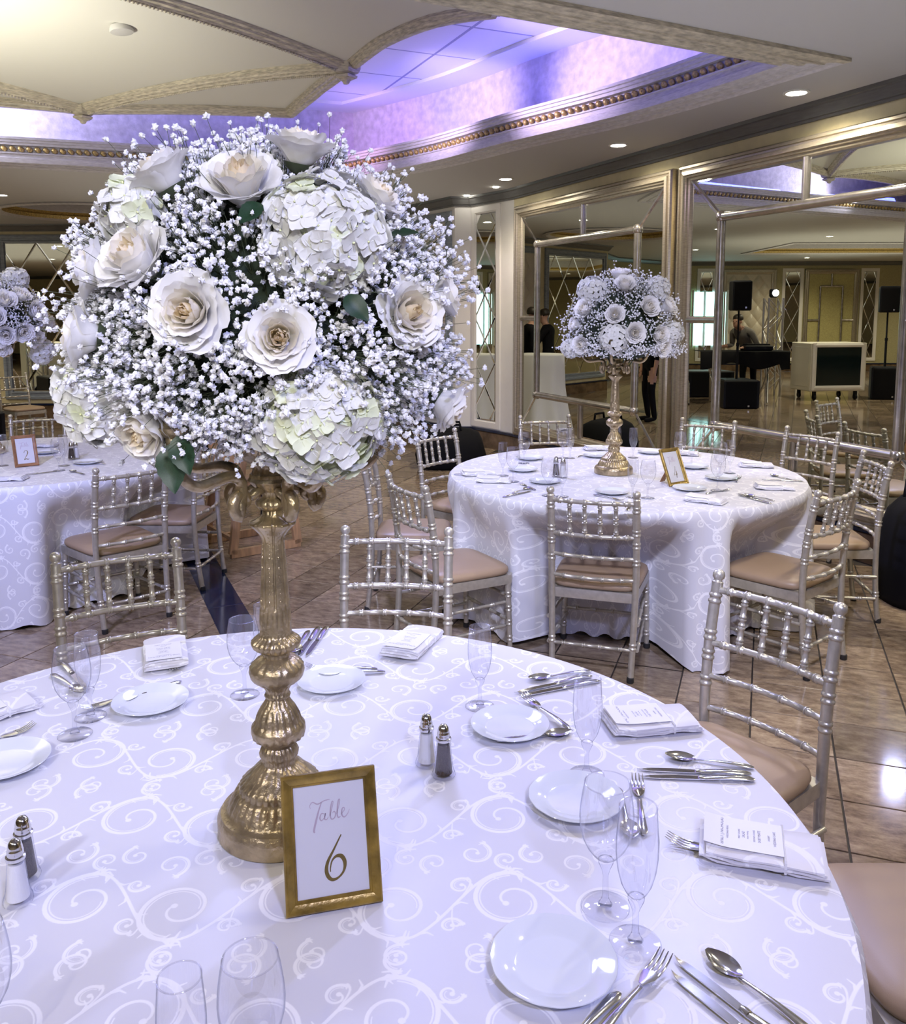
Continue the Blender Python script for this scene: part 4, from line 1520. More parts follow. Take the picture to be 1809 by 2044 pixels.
# black things: bags
def bag(label, c, d, seed, nm='bag'):
    rnd = random.Random(seed)
    pr = []
    n = 24
    vs, fs = [], []
    lv = [(0, .9), (.08, 1.0), (.35, 1.02), (.65, .95), (.85, .8), (.96, .55), (1.0, .2)]
    for z, s_ in lv:
        for k in range(n):
            t = 2 * PI * k / n
            e = .6
            x = math.copysign(abs(math.cos(t)) ** e, math.cos(t)) * d[0] / 2 * s_ * (1 + .05 * math.sin(3 * t + z * 5 + seed))
            y = math.copysign(abs(math.sin(t)) ** e, math.sin(t)) * d[1] / 2 * s_ * (1 + .05 * math.sin(4 * t + seed))
            vs.append((x, y, z * d[2] * (1 + .03 * math.sin(2 * t + seed))))
    for a in range(len(lv) - 1):
        for k in range(n):
            fs.append((a * n + k, a * n + (k + 1) % n, (a + 1) * n + (k + 1) % n, (a + 1) * n + k))
    fs.append(tuple((len(lv) - 1) * n + k for k in range(n)))
    fs.append(tuple(range(n - 1, -1, -1)))
    t = thing(nm, label, 'bag', (c[0], c[1], 0))
    ob('body', MB().add(vs, fs).mesh('bag_body', M['black'], sharp=180), t)
    for s_ in (-1, 1):
        ob('handle', MB().tube([(-.15 * d[0], s_ * .2 * d[1], d[2] * .9), (-.12 * d[0], s_ * .2 * d[1], d[2] * 1.12), (.12 * d[0], s_ * .2 * d[1], d[2] * 1.12), (.15 * d[0], s_ * .2 * d[1], d[2] * .9)], .014, 6).mesh('handle', M['black'], sharp=180), t)
    return t


bag('large soft black bag on the floor beside the corner of the mirror wall', (-.02, 9.3), (.75, .6, .42), 2)
bag('tall black bag on the floor at the right edge beside the table by the mirrors', (2.68, 4.80), (.40, .42, .62), 5)

# ================================================================== CANDELABRA
CP = []
_prof_px = [(1629, 116), (1622, 113), (1605, 106), (1585, 93), (1571, 84), (1568, 78), (1557, 77), (1544, 64), (1529, 46), (1521, 34), (1512, 32), (1507, 35), (1499, 37), (1490, 35), (1485, 32),
            (1478, 36), (1468, 50), (1458, 54), (1447, 53), (1441, 46), (1436, 44), (1425, 41), (1412, 34), (1400, 26), (1392, 22), (1389, 25), (1385, 25), (1381, 22), (1374, 24), (1365, 30), (1358, 42),
            (1349, 52), (1338, 55), (1327, 52), (1320, 44), (1314, 38), (1309, 26), (1302, 26), (1296, 36), (1290, 44), (1284, 47), (1278, 47), (1272, 40), (1268, 33), (1263, 32), (1180, 27), (1081, 21.5),
            (1072, 23), (1064, 27), (1055, 35), (1047, 43), (1043, 45), (1040, 44), (1036, 33), (1031, 25), (1026, 20), (1018, 19), (1014, 26), (1008, 31), (1001, 32), (996, 28), (991, 19), (985, 19), (981, 21), (976, 22), (971, 28), (962, 36), (950, 42), (944, 41)]


def cand_profile():
    out = [(0.02, 0.0), (.104, 0.0), (.108, .003), (.108, .030), (.104, .036), (.102, .040)]
    for y, hw in _prof_px[1:]:
        p = at(558, y, Y=1.412)
        zc = 1.412 * math.cos(PITCH) + (EYE - p.z) * math.sin(PITCH)
        z = p.z - TZ
        if z > .04:
            out.append((hw / FPX * zc, z))
    return out


CPROF = cand_profile()


def cand_mod(t, z):
    m = 1.0
    if .046 < z < .100:                       # gadroons
        m += .055 * abs(math.cos(16 * t)) * math.sin(PI * (z - .046) / .054) ** .5 - .02
    elif .100 < z < .155:                     # acanthus bell
        m += .11 * abs(math.sin(4 * t)) * math.sin(PI * (z - .10) / .055) - .04 + .03 * math.cos(24 * t + 60 * z)
    elif .163 < z < .178:
        m += .04 * math.cos(20 * t + 200 * z)
    elif .190 < z < .222:
        m += .085 * abs(math.cos(9 * t + 10 * z)) - .04
    elif .222 < z < .275:
        m += .07 * abs(math.cos(8 * t)) - .035
    elif .295 < z < .325:
        m += .05 * abs(math.cos(8 * t)) - .02
    elif .325 < z < .352:
        m += .10 * abs(math.cos(12 * t + 12 * z)) - .05
    elif .372 < z < .40:
        m += .07 * abs(math.cos(8 * t + .4)) - .03
    elif .405 < z < .56:                      # fluted shaft
        c_ = abs(math.cos(4 * t))
        m += (.09 if c_ > .30 else -.02) - .05 + .03 * (1 if .478 < z < .488 else 0)
    elif .56 < z < .60:
        m += .08 * abs(math.cos(6 * t)) - .04
    elif z > .6:
        m += .06 * abs(math.cos(8 * t)) - .03
    return m


def densify(pr, step=.005):
    out = []
    for (r0, z0), (r1, z1) in zip(pr[:-1], pr[1:]):
        n = max(1, int(math.hypot(r1 - r0, z1 - z0) / step))
        for i in range(n):
            out.append((r0 + (r1 - r0) * i / n, z0 + (z1 - z0) * i / n))
    out.append(pr[-1])
    return out


def split_profile(pr, cuts):
    res, cur = [], []
    for q in pr:
        cur.append(q)
        if cuts and q[1] >= cuts[0]:
            res.append(cur)
            cur = [q]
            cuts = cuts[1:]
    res.append(cur)
    return res


_segs = split_profile(densify(CPROF), [.165, .36, .395, .575])
CAND_ME = [(nm, MB().lathe(s_, 128, rmod=cand_mod, capb=(i == 0), capt=(i == 4)).mesh('candelabra_' + nm, M['cand'], sharp=50)) for i, (nm, s_) in enumerate(zip(('base', 'baluster', 'knop', 'shaft', 'neck'), _segs))]
# raised ornament on the shaft: bead strings and drop leaves in eight flutes
orn = MB()
for k in range(8):
    t = 2 * PI * (k + .5) / 8 + PI / 8
    for half in (0, 1):
        for i in range(9):
            z = .414 + half * .075 + i * .0072
            r_ = np.interp(z, [q[1] for q in CPROF[6:]], [q[0] for q in CPROF[6:]]) * 1.0
            s_ = .0035 if i in (0, 8) else .002
            orn.lathe([(0, -s_), (s_, 0), (0, s_)], 5, c=(r_ * math.cos(t), r_ * math.sin(t), z), capb=False, capt=False)
ORN_ME = orn.mesh('shaft_ornament', M['cand'], sharp=180)


def scroll_arm():
    """S arm: rises out of the hub, curls into a scroll below and lifts to a cup"""
    pts = []
    for u in np.linspace(0, 1, 16):           # inner scroll
        th = -PI * .5 - u * PI * 1.9
        rr = .006 + .015 * u
        pts.append((.064 + rr * math.cos(th), 0, .592 + rr * math.sin(th)))
    a = Vector(pts[-1])
    for q in [(.064, .624), (.088, .638), (.120, .634), (.150, .632), (.176, .650), (.190, .685), (.194, .715)]:
        pts.append((q[0], 0, q[1]))
    P = smooth3(pts)
    n = len(P)
    rad = [.0055 + .0045 * min(1, i / (n * .45)) - .002 * max(0, (i - n * .7) / (n * .3)) for i in range(n)]
    q = MB().tube(P, rad, 10, up=(0, 1, 0))
    q.tube([(.015, 0, .606), (.034, 0, .604), (.046, 0, .598)], [.006, .0085, .006], 8)
    return q.mesh('arm', M['cand'], sharp=180)


def smooth3(pts, n=4):
    P = [Vector(p) for p in pts]
    out = []
    for i in range(len(P) - 1):
        p0, p1, p2, p3 = P[max(i - 1, 0)], P[i], P[i + 1], P[min(i + 2, len(P) - 1)]
        for k in range(n):
            t = k / n
            out.append(0.5 * ((2 * p1) + (p2 - p0) * t + (2 * p0 - 5 * p1 + 4 * p2 - p3) * t * t + (3 * p1 - p0 - 3 * p2 + p3) * t ** 3))
    out.append(P[-1])
    return out


ARM_ME = scroll_arm()
CUP_ME = MB().lathe([(.004, 0), (.012, .004), (.024, .010), (.027, .018), (.018, .020), (.013, .03), (.016, .045), (.012, .046)], 14, rmod=lambda t, z: 1 + .06 * math.cos(8 * t)).mesh('candle_cup', M['cand'], sharp=60)
HUB_ME = MB().lathe([(.016, .600), (.030, .612), (.037, .620), (.030, .632), (.028, .642), (.036, .652), (.058, .664), (.070, .676), (.072, .683), (.05, .687)], 64, rmod=lambda t, z: 1 + .07 * abs(math.cos(8 * t)), capb=False).mesh('bowl', M['cand'], sharp=60)


def candelabra(label, c, a0, s=1.0):
    t = thing('candelabra', label, 'candelabra', (c.x, c.y, TZ), a0, 'gold candelabra centrepieces')
    t.scale = (s, s, s)
    for nm, me in CAND_ME:
        p = ob(nm, me, t)
        if nm == 'shaft':
            q = ob('raised_ornament', ORN_ME, p)
            q['kind'] = 'stuff'
    ob('bowl', HUB_ME, t)
    for k in range(5):
        a = ob('arm', ARM_ME, t, (0, 0, 0), (0, 0, 2 * PI * k / 5))
        ob('candle_cup', CUP_ME, a, (.194, 0, .712))
    return t


C6 = Vector((-.305, 1.415, 0))
candelabra('tall antique gold candelabra under the big bouquet on the foreground table', C6, R(-54))
C4 = at(1231, 950, z=TZ)
C4.y += .09
candelabra('antique gold candelabra under the bouquet on the table by the mirrors', C4, R(180))
C2 = at(-25, 905, z=TZ)
candelabra('antique gold candelabra half cut off at the left edge on the left table', C2, R(20))

# ================================================================== FLOWERS
def petal_mesh(name, m, base, height, width, cup, curl, seed, nu=7, nv=7, tip=0.06):
    """petal rooted at the rose axis; u across, v up. cup: radius profile start, curl: outward roll of the tip"""
    rnd = random.Random(seed)
    ph = [rnd.uniform(0, 6) for _ in range(4)]
    vs, fs = [], []
    for j in range(nv + 1):
        v = j / nv
        for i in range(nu + 1):
            u = i / nu * 2 - 1
            wv = width * (math.sin(min(1, v * 1.25 + .12) * PI * .5) ** .8) * (1 - .35 * max(0, v - .75) / .25)
            ang = u * wv
            rad = base * (1 - .75 * (1 - v) ** 2) + curl * (max(0, v - .5) / .5) ** 2 * (1 + .25 * math.sin(2 * u + ph[0]))
            rad += .0012 * math.sin(7 * u + ph[1]) * v + .001 * math.sin(13 * u + ph[2]) * v * v
            z = height * (v - .0) - cup * curl * max(0, v - .6) ** 2
            z += height * .05 * math.sin(4 * u + ph[3]) * v * v - height * tip * u * u * v
            vs.append((rad * math.cos(ang), rad * math.sin(ang), z))
    for j in range(nv):
        for i in range(nu):
            a = j * (nu + 1) + i
            fs.append((a, a + 1, a + nu + 2, a + nu + 1))
    return MB().add(vs, fs).mesh(name, M[m], sharp=180)


# layers: (count, mesh variants); rose axis +z, outer radius ~1 unit = .045 m at scale 1
ROSE_L = []
for li, (cnt, base, hgt, wid, cup, curl, m) in enumerate([(3, .0085, .061, 1.7, 0, -.0055, 'petal_in'), (4, .0135, .062, 1.45, 0, -.0045, 'petal_in'), (5, .019, .062, 1.15, .1, -.001, 'petal_mid'), (5, .0245, .061, 1.05, .2, .003, 'petal_mid'),
                                                         (5, .029, .059, 1.05, .3, .008, 'petal'), (5, .032, .056, 1.05, .45, .013, 'petal'), (5, .034, .050, 1.05, .6, .018, 'petal')]):
    ROSE_L.append((cnt, [petal_mesh('petal', m, base, hgt, wid, cup, curl, li * 10 + s_) for s_ in range(2)]))
_q = MB()                                    # the heart: a rolled petal
_vs = []
for i in range(40):
    th = i / 39 * 4.4 * PI
    r_ = .0012 + .0066 * i / 39
    for z_, k_ in ((.012, .9), (.045, 1.0), (.0585 - .002 * math.sin(th * 1.5), .82)):
        _vs.append((r_ * k_ * math.cos(th), r_ * k_ * math.sin(th), z_))
_q.add(_vs, [(i * 3 + j, i * 3 + 3 + j, i * 3 + 4 + j, i * 3 + 1 + j) for i in range(39) for j in range(2)])
HEART_ME = _q.mesh('rose_heart', M['petal_in'], sharp=180)
CALYX = MB().lathe([(0.001, -.012), (.006, -.010), (.013, -.004), (.022, .004), (.026, .010)], 10, capt=False).mesh('calyx', M['stem'], sharp=180)


def frame_mat(p, n, spin, s):
    n = unit(n)
    q = n.to_track_quat('Z', 'Y').to_matrix()
    m = q @ Matrix.Rotation(spin, 3, 'Z')
    mm = m.to_4x4()
    for i in range(3):
        for j in range(3):
            mm[i][j] *= s
    mm.translation = p
    return mm


def rose(parent, p, n, s, seed, lab=None, open_=1.0):
    rnd = random.Random(seed)
    r = ob('rose', HEART_ME, parent)
    r.matrix_local = frame_mat(p, n, rnd.uniform(0, 6), s)
    if lab:
        r['label'] = lab
    for li, (cnt, mes) in enumerate(ROSE_L):
        off = rnd.uniform(0, 6)
        for k in range(cnt):
            a = off + 2 * PI * k / cnt + rnd.uniform(-.15, .15)
            q = ob('petal', rnd.choice(mes), r, (0, 0, rnd.uniform(-.001, .001)), (rnd.uniform(-.06, .06), rnd.uniform(-.05, .08) + (.07 if li > 4 else 0) * open_, a), (1, 1, rnd.uniform(.94, 1.06)))
    ob('calyx', CALYX, r)
    return r


def joined_rose_mesh():
    vs, fs, mi = [], [], []
    rnd = random.Random(5)
    mats = [M['petal_mid'], M['petal'], M['petal']]
    for li, (cnt, mes) in enumerate(ROSE_L[1:-1]):
        off = rnd.uniform(0, 6)
        for k in range(cnt):
            me = mes[k % 2]
            rot = Matrix.Rotation(off + 2 * PI * k / cnt, 3, 'Z') @ Matrix.Rotation(.06, 3, 'Y')
            b = len(vs)
            vs += [tuple(rot @ v.co) for v in me.vertices]
            fs += [tuple(b + i for i in p.vertices) for p in me.polygons]
            mi += [0 if li == 0 else 1 if li == 1 else 2] * len(me.polygons)
    q = MB()
    q.v, q.f, q.mi, q.uv = vs, fs, mi, [(0, 0)] * len(vs)
    return q.mesh('small_rose', mats, sharp=180)


ROSE_SMALL = joined_rose_mesh()


def floret_mesh(name, seed, m, eye):
    rnd = random.Random(seed)
    q = MB()
    for k in range(4):
        a0 = k * PI / 2 + rnd.uniform(-.12, .12)
        L_ = rnd.uniform(.019, .023)
        W = rnd.uniform(.0115, .0135)
        lift = rnd.uniform(.12, .5)
        ph = rnd.uniform(0, 6)
        vs, fs = [], []
        nu, nv = 6, 6
        for j in range(nv + 1):
            v = j / nv
            for i in range(nu + 1):
                u = i / nu * 2 - 1
                wv = W * (math.sin(PI * (v * .80 + .10)) ** .75) * (1 if v < 1 else .9)
                x = .0015 + L_ * v - .003 * u * u * v
                y = wv * u
                z = lift * x * v * .6 + .0022 * u * u - .004 * v * v + .0007 * math.sin(5 * u + 6 * v + ph) * v
                c, s_ = math.cos(a0), math.sin(a0)
                vs.append((x * c - y * s_, x * s_ + y * c, z + k % 2 * .0012))
        for j in range(nv):
            for i in range(nu):
                a = j * (nu + 1) + i
                fs.append((a, a + 1, a + nu + 2, a + nu + 1))
        q.add(vs, fs, 0)
    q.lathe([(.0, .0005), (.0018, .0015), (.0016, .0032), (0, .0042)], 7, mi=1, capb=False, capt=False)
    return q.mesh(name, [M[m], M[eye]], sharp=180)


FLOR = [floret_mesh('hydrangea_floret', s_, 'hyd', 'hyd_c') for s_ in (1, 2, 3)]
FLOR_G = [floret_mesh('hydrangea_floret', s_, 'hyd_g', 'hyd_c') for s_ in (4, 5)]


def fib(n, seed=0):
    g = PI * (3 - math.sqrt(5))
    out = []
    for i in range(n):
        z = 1 - 2 * (i + .5) / n
        r = math.sqrt(1 - z * z)
        out.append(Vector((r * math.cos(g * i + seed), r * math.sin(g * i + seed), z)))
    return out


def hydrangea(parent, p, n, r, seed, green=.15, cnt=None, lab=None, squash=.85):
    rnd = random.Random(seed)
    n = unit(n)
    core = MB().lathe([(0, -.8), (.5, -.6), (.72, -.2), (.78, .1), (.66, .45), (.4, .68), (0, .78)], 14, capb=False, capt=False)
    q = ob('hydrangea', core.mesh('hydrangea_core', M['hyd_g'], sharp=180), parent)
    q.matrix_local = frame_mat(p, n, 0, r)
    if lab:
        q['label'] = lab
    cnt = cnt or int(4 * PI * r * r / .00050)
    for d in fib(cnt, seed):
        if d.z < -.35:
            continue
        d2 = Vector((d.x, d.y, d.z * squash))
        j = Vector((rnd.uniform(-1, 1), rnd.uniform(-1, 1), rnd.uniform(-1, 1))) * .50
        pos = d2 * rnd.uniform(.82, 1.05)
        f = ob('floret', rnd.choice(FLOR_G if rnd.random() < green else FLOR), q)
        f.matrix_local = frame_mat(pos, d + j, rnd.uniform(0, 6), rnd.uniform(.80, 1.12) / r)
    return q


def small_hydrangea_mesh():
    vs, fs, mi = [], [], []
    rnd = random.Random(9)
    for d in fib(95):
        if d.z < -.4:
            continue
        me = rnd.choice(FLOR + FLOR_G[:1])
        m = frame_mat(d * rnd.uniform(.85, 1.0), d + Vector((rnd.uniform(-.4, .4), rnd.uniform(-.4, .4), 0)), rnd.uniform(0, 6), 10.5)
        b = len(vs)
        vs += [tuple(m @ v.co) for v in me.vertices]
        fs += [tuple(b + i for i in p.vertices) for p in me.polygons]
        mi += [0] * len(me.polygons)
    q = MB()
    q.v, q.f, q.mi, q.uv = vs, fs, mi, [(0, 0)] * len(vs)
    return q.mesh('small_hydrangea', [M['hyd']], sharp=180)


HYD_SMALL = small_hydrangea_mesh()

# baby's breath floret: ruffled ball
def icos():
    t = (1 + 5 ** .5) / 2
    v = np.array([(-1, t, 0), (1, t, 0), (-1, -t, 0), (1, -t, 0), (0, -1, t), (0, 1, t), (0, -1, -t), (0, 1, -t), (t, 0, -1), (t, 0, 1), (-t, 0, -1), (-t, 0, 1)], float)
    v /= np.linalg.norm(v[0])
    f = [(0, 11, 5), (0, 5, 1), (0, 1, 7), (0, 7, 10), (0, 10, 11), (1, 5, 9), (5, 11, 4), (11, 10, 2), (10, 7, 6), (7, 1, 8), (3, 9, 4), (3, 4, 2), (3, 2, 6), (3, 6, 8), (3, 8, 9), (4, 9, 5), (2, 4, 11), (6, 2, 10), (8, 6, 7), (9, 8, 1)]
    vs = list(v)
    cache = {}
    def mid(a, b):
        k = (min(a, b), max(a, b))
        if k not in cache:
            m_ = (vs[a] + vs[b]) / 2
            vs.append(m_ / np.linalg.norm(m_))
            cache[k] = len(vs) - 1
        return cache[k]
    out = []
    for a, b, c in f:
        x, y, z = mid(a, b), mid(b, c), mid(c, a)
        out += [(a, x, z), (b, y, x), (c, z, y), (x, y, z)]
    return np.array(vs), np.array(out)


IV, IF = icos()
_rf = 1.0 + np.where(np.arange(len(IV)) < 12, .15, -.15)[:, None] + RNG.uniform(-.20, .20, (len(IV), 1))
GYP_V = IV * _rf * np.array([1, 1, .8])
GYP_ME = tri_mesh('gypsophila_floret', GYP_V * .0046, IF, M['gyp'], smooth=False)


def gyp_cloud(parent, centre, rad, rzb, blockers, n_cl, per, fr, seed, n_parts=0, s=1.0, low=False, zmin=-.86):
    """florets in clusters on the shell of the dome, each on its own thread-like stem"""
    rg = np.random.default_rng(seed)
    rad = np.array(rad)
    C = np.array(centre)
    pts, roots = [], []
    for k in range(n_cl):
        d = rg.normal(size=3)
        d /= np.linalg.norm(d)
        if d[2] < zmin:
            continue
        rr = rg.uniform(.80, .99) if rg.random() < .93 else rg.uniform(.99, 1.09)
        c = d * rr
        m_ = rg.integers(max(2, per - 4), per + 5)
        o_ = rg.normal(size=(m_, 3)) * .056 * (1 if rr < 1.04 else .8)
        q = c + o_
        for x in q:
            l_ = np.linalg.norm(x)
            if l_ < .70:
                continue
            rd = rad if x[2] > 0 else np.array([rad[0], rad[1], rzb])
            w_ = C + x * rd
            ok = True
            for (bp, bn, br) in blockers:
                v = w_ - bp
                if np.linalg.norm(v) < br * .93 or (np.linalg.norm(v - bn * np.dot(v, bn)) < br * .86 and np.dot(v, bn) > -br * .3):
                    ok = False
                    break
            if ok:
                pts.append(w_)
                roots.append(C + (c * .72 + x * .05) * rd)
    pts, roots = np.array(pts), np.array(roots)
    dist = np.linalg.norm(pts - np.array([0, 0, EYE]), axis=1)
    order = np.argsort(dist)
    pts, roots = pts[order], roots[order]
    N = len(pts)
    fv, ff = (IV[:12] * 1.0, np.array([(0, 11, 5), (0, 5, 1), (0, 1, 7), (0, 7, 10), (0, 10, 11), (1, 5, 9), (5, 11, 4), (11, 10, 2), (10, 7, 6), (7, 1, 8), (3, 9, 4), (3, 4, 2), (3, 2, 6), (3, 6, 8), (3, 8, 9), (4, 9, 5), (2, 4, 11), (6, 2, 10), (8, 6, 7), (9, 8, 1)])) if low else (GYP_V, IF)
    start = 0
    if n_parts:
        step = max(1, int(N * .5) // n_parts)
        idx = set(range(0, min(N, n_parts * step), step))
        for i in sorted(idx):
            o = ob('babys_breath_floret', GYP_ME, parent, pts[i] - np.array(parent.location), tuple(rg.uniform(0, 6, 3)), (rg.uniform(.7, 1.25),) * 3)
        keep = np.array([i not in idx for i in range(N)])
    else:
        keep = np.ones(N, bool)
    kp = pts[keep]
    n = len(kp)
    # random rotations
    q = rg.normal(size=(n, 4))
    q /= np.linalg.norm(q, axis=1)[:, None]
    w_, x, y, z = q.T
    Rm = np.stack([1 - 2 * (y * y + z * z), 2 * (x * y - z * w_), 2 * (x * z + y * w_), 2 * (x * y + z * w_), 1 - 2 * (x * x + z * z), 2 * (y * z - x * w_),
                   2 * (x * z - y * w_), 2 * (y * z + x * w_), 1 - 2 * (x * x + y * y)], 1).reshape(n, 3, 3)
    sz = (rg.uniform(.0029, .0060, n) * s * fr)
    Vv = (np.einsum('nij,kj->nki', Rm, fv) * sz[:, None, None] + kp[:, None, :]).reshape(-1, 3) - np.array(parent.location)
    Ff = (ff[None] + (np.arange(n) * len(fv))[:, None, None]).reshape(-1, 3)
    o = ob('babys_breath', tri_mesh('babys_breath', Vv, Ff, M['gyp'], smooth=False), parent)
    o['kind'] = 'stuff'
    # stems: three-sided threads with a bend
    A, B = roots, pts
    Mid = (A + B) / 2 + rg.normal(size=A.shape) * .006 * s
    rs = .0005 * s * fr
    rings = []
    for P in (A, Mid, B):
        for k in range(3):
            an = 2 * PI * k / 3
            off = np.array([math.cos(an), math.sin(an) * .6, math.sin(an) * .8]) * rs
            rings.append(P + off)
    SV = np.stack(rings, 1).reshape(-1, 3) - np.array(parent.location)
    fl = []
    for a in (0, 3):
        for k in range(3):
            b = (k + 1) % 3
            fl += [(a + k, a + b, a + 3 + b), (a + k, a + 3 + b, a + 3 + k)]
    SF = (np.array(fl)[None] + (np.arange(N) * 9)[:, None, None]).reshape(-1, 3)
    o = ob('babys_breath_stem', tri_mesh('gyp_stems', SV, SF, M['stem'], smooth=False), parent)
    o['kind'] = 'stuff'
    return N


def leaf_mesh():
    vs, fs = [], []
    nu, nv = 6, 12
    for j in range(nv + 1):
        v = j / nv
        for i in range(nu + 1):
            u = i / nu * 2 - 1
            w_ = .30 * math.sin(PI * v ** .8) ** .9 * (1 + (.06 if j % 2 else -.03))
            vs.append((w_ * u, v, -.12 * v * v + .10 * abs(u) * w_ * 2 + .02 * math.sin(8 * v)))
    for j in range(nv):
        for i in range(nu):
            a = j * (nu + 1) + i
            fs.append((a, a + 1, a + nu + 2, a + nu + 1))
    return MB().add(vs, fs).mesh('leaf', M['leaf'], sharp=180)


LEAF_ME = leaf_mesh()


def arrangement(label, C, rad, rzb, rose_px, hyd_px, leaves, n_cl, per, fr, seed, detail=True, n_parts=0, zmin=-.86, bottom=True):
    """rose_px: (px, py, radius px, (lean x, lean z), ...) as laid out over the dome"""
    C = Vector(C)
    t = thing('flower_arrangement', label, 'bouquet', C, 0, 'rose and hydrangea bouquets')
    rad = Vector(rad)
    ey = Vector((0, 0, EYE))

    def on_ball(px, py, f=1.0):
        d = ray(px, py).normalized()
        # nearest approach in ellipsoid space
        rz = rad.z if (at(px, py, Y=C.y).z > C.z) else rzb
        o_ = Vector(((ey.x - C.x) / rad.x, (ey.y - C.y) / rad.y, (ey.z - C.z) / rz)) / f
        dd = Vector((d.x / rad.x, d.y / rad.y, d.z / rz)) / f
        a, b, c = dd.dot(dd), 2 * o_.dot(dd), o_.dot(o_) - 1
        disc = b * b - 4 * a * c
        tt = (-b - math.sqrt(disc)) / (2 * a) if disc > 0 else -b / (2 * a)
        p = ey + d * tt
        l_ = p - C
        n = Vector((l_.x / rad.x ** 2, l_.y / rad.y ** 2, l_.z / rz ** 2)).normalized()
        return p, n, tt
    blockers = []
    for k, (px, py, rp, lean, back) in enumerate(hyd_px):
        p, n, tt = on_ball(px, py, back)
        r = rp / FPX * tt
        p = p + (p - ey).normalized() * r * .62
        nn = unit(n + Vector((lean[0], -.2, lean[1])))
        if detail:
            hydrangea(t, p - C, nn, r, seed + k, green=.32 if k == 1 else .12)
        else:
            q = ob('hydrangea', HYD_SMALL, t)
            q.matrix_local = frame_mat(p - C, nn, k, r)
        blockers.append((np.array(p), np.array(n), r * 1.0))
    for k, (px, py, rp, lean, back) in enumerate(rose_px):
        p, n, tt = on_ball(px, py, back)
        r = rp / FPX * tt
        nn = unit(n + Vector((lean[0], lean[2] if len(lean) > 2 else 0, lean[1])))
        s_ = r / .047
        base = p + (p - ey).normalized() * .020 * s_ - nn * .042 * s_ - C
        if detail:
            rose(t, base, nn, s_, seed * 7 + k)
        else:
            q = ob('rose', ROSE_SMALL, t)
            q.matrix_local = frame_mat(base, nn, k * 1.3, s_ * 1.2)
        blockers.append((np.array(p), np.array(n), r * .95))
        # stem into the foam
        st = MB().tube([tuple(base), tuple(base * .6 + Vector((0, 0, -.03 * rad.z))), tuple(base * .25 + Vector((0, 0, -.3 * rad.z)))], .0035 * max(.5, s_), 5)
        ob('stem', st.mesh('rose_stem', M['stem'], sharp=180), t)
    for (px, py, L_, dirn, up_) in leaves:
        p, n, tt = on_ball(px, py, .98)
        l_ = ob('leaf', LEAF_ME, t)
        yv = unit(dirn)
        zv = unit(Vector(up_) - yv * Vector(up_).dot(yv))
        xv = yv.cross(zv)
        m = Matrix((xv, yv, zv)).transposed().to_4x4()
        for i in range(3):
            for j in range(3):
                m[i][j] *= L_
        m.translation = p - C
        l_.matrix_local = m
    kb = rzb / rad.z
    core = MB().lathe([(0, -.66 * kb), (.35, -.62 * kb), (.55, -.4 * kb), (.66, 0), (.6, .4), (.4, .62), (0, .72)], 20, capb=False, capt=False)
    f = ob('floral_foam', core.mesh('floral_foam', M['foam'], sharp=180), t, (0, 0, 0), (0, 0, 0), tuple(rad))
    gyp_cloud(t, C, rad, rzb, blockers, n_cl, per, fr, seed, n_parts, 1.0 if detail else 1.0, low=not detail, zmin=zmin)
    return t


B6 = (-.305, 1.43, 1.625)
arrangement('big round bouquet of white roses, hydrangea and baby\'s breath on the foreground candelabra', B6, (.318, .295, .322), .225,
            [(603, 285, 56, (.1, 1.0, .3), 1.08), (480, 352, 68, (0, .35, -.25), 1.0), (318, 338, 54, (-.5, .7, .3), 1.05), (262, 508, 66, (-.2, .5, -.2), 1.0), (180, 535, 48, (-.9, .1, .3), 1.0),
             (373, 620, 66, (0, 0, -.4), 1.02), (557, 672, 60, (0, .15, -.4), 1.03), (822, 622, 62, (.0, .15, -.45), 1.0), (895, 590, 40, (.9, .3, .5), 1.02), (155, 668, 52, (-.9, .2, .2), 1.0),
             (285, 860, 66, (-.1, -.1, -.6), 1.0), (902, 815, 48, (.5, -.2, -.1), 1.03), (755, 388, 50, (.5, .5, .1), 1.0)],
            [(645, 470, 122, (0, .1), 1.02), (638, 842, 128, (0, -.15), 1.0), (195, 800, 80, (-.3, 0), .98), (268, 420, 58, (-.2, .3), .98), (470, 560, 1, (0, 0), .5)][:4],
            [(340, 885, .075, (.12, -.3, -1), (0, -1, .3)), (352, 870, .06, (.35, -.2, -1), (0, -1, .3)), (600, 350, .06, (.2, -.2, -.7), (0, -1, .5)), (775, 470, .05, (.8, -.4, .1), (0, -.6, 1)),
             (520, 405, .05, (-.3, -.5, -.4), (0, -1, .5)), (690, 590, .05, (.5, -.3, -.5), (0, -1, .5))],
            1650, 10, 1.0, 21, True, 230)
c = at(1240, 685, Y=C4.y)
arrangement('smaller looking bouquet of white roses on the table by the mirrors', (c.x, c.y, c.z), (.325, .30, .40), .13,
            [(1238, 548, 17, (0, 1, 0), 1.0), (1248, 568, 17, (0, .4, -.3), 1.0), (1167, 617, 17, (-.3, .2, -.3), 1.0), (1228, 628, 16, (0, .1, -.5), 1.0), (1296, 613, 17, (.1, .1, -.5), 1.0), (1335, 612, 17, (.5, .2, -.2), 1.0),
             (1268, 665, 17, (0, 0, -.6), 1.02), (1161, 688, 15, (-.3, -.1, -.5), 1.0), (1317, 669, 16, (.3, 0, -.5), 1.02), (1322, 693, 16, (.3, -.2, -.5), 1.0), (1147, 648, 13, (-.8, 0, 0), 1.0)],
            [(1226, 675, 31, (0, -.1), 1.02), (1182, 582, 30, (-.2, .3), 1.0), (1312, 578, 26, (.3, .3), 1.0), (1343, 665, 22, (.4, 0), 1.0), (1140, 695, 20, (-.4, -.1), 1.0)],
            [], 1000, 9, 1.0, 33, False, 0, -.55)
c = at(-20, 640, Y=C2.y)
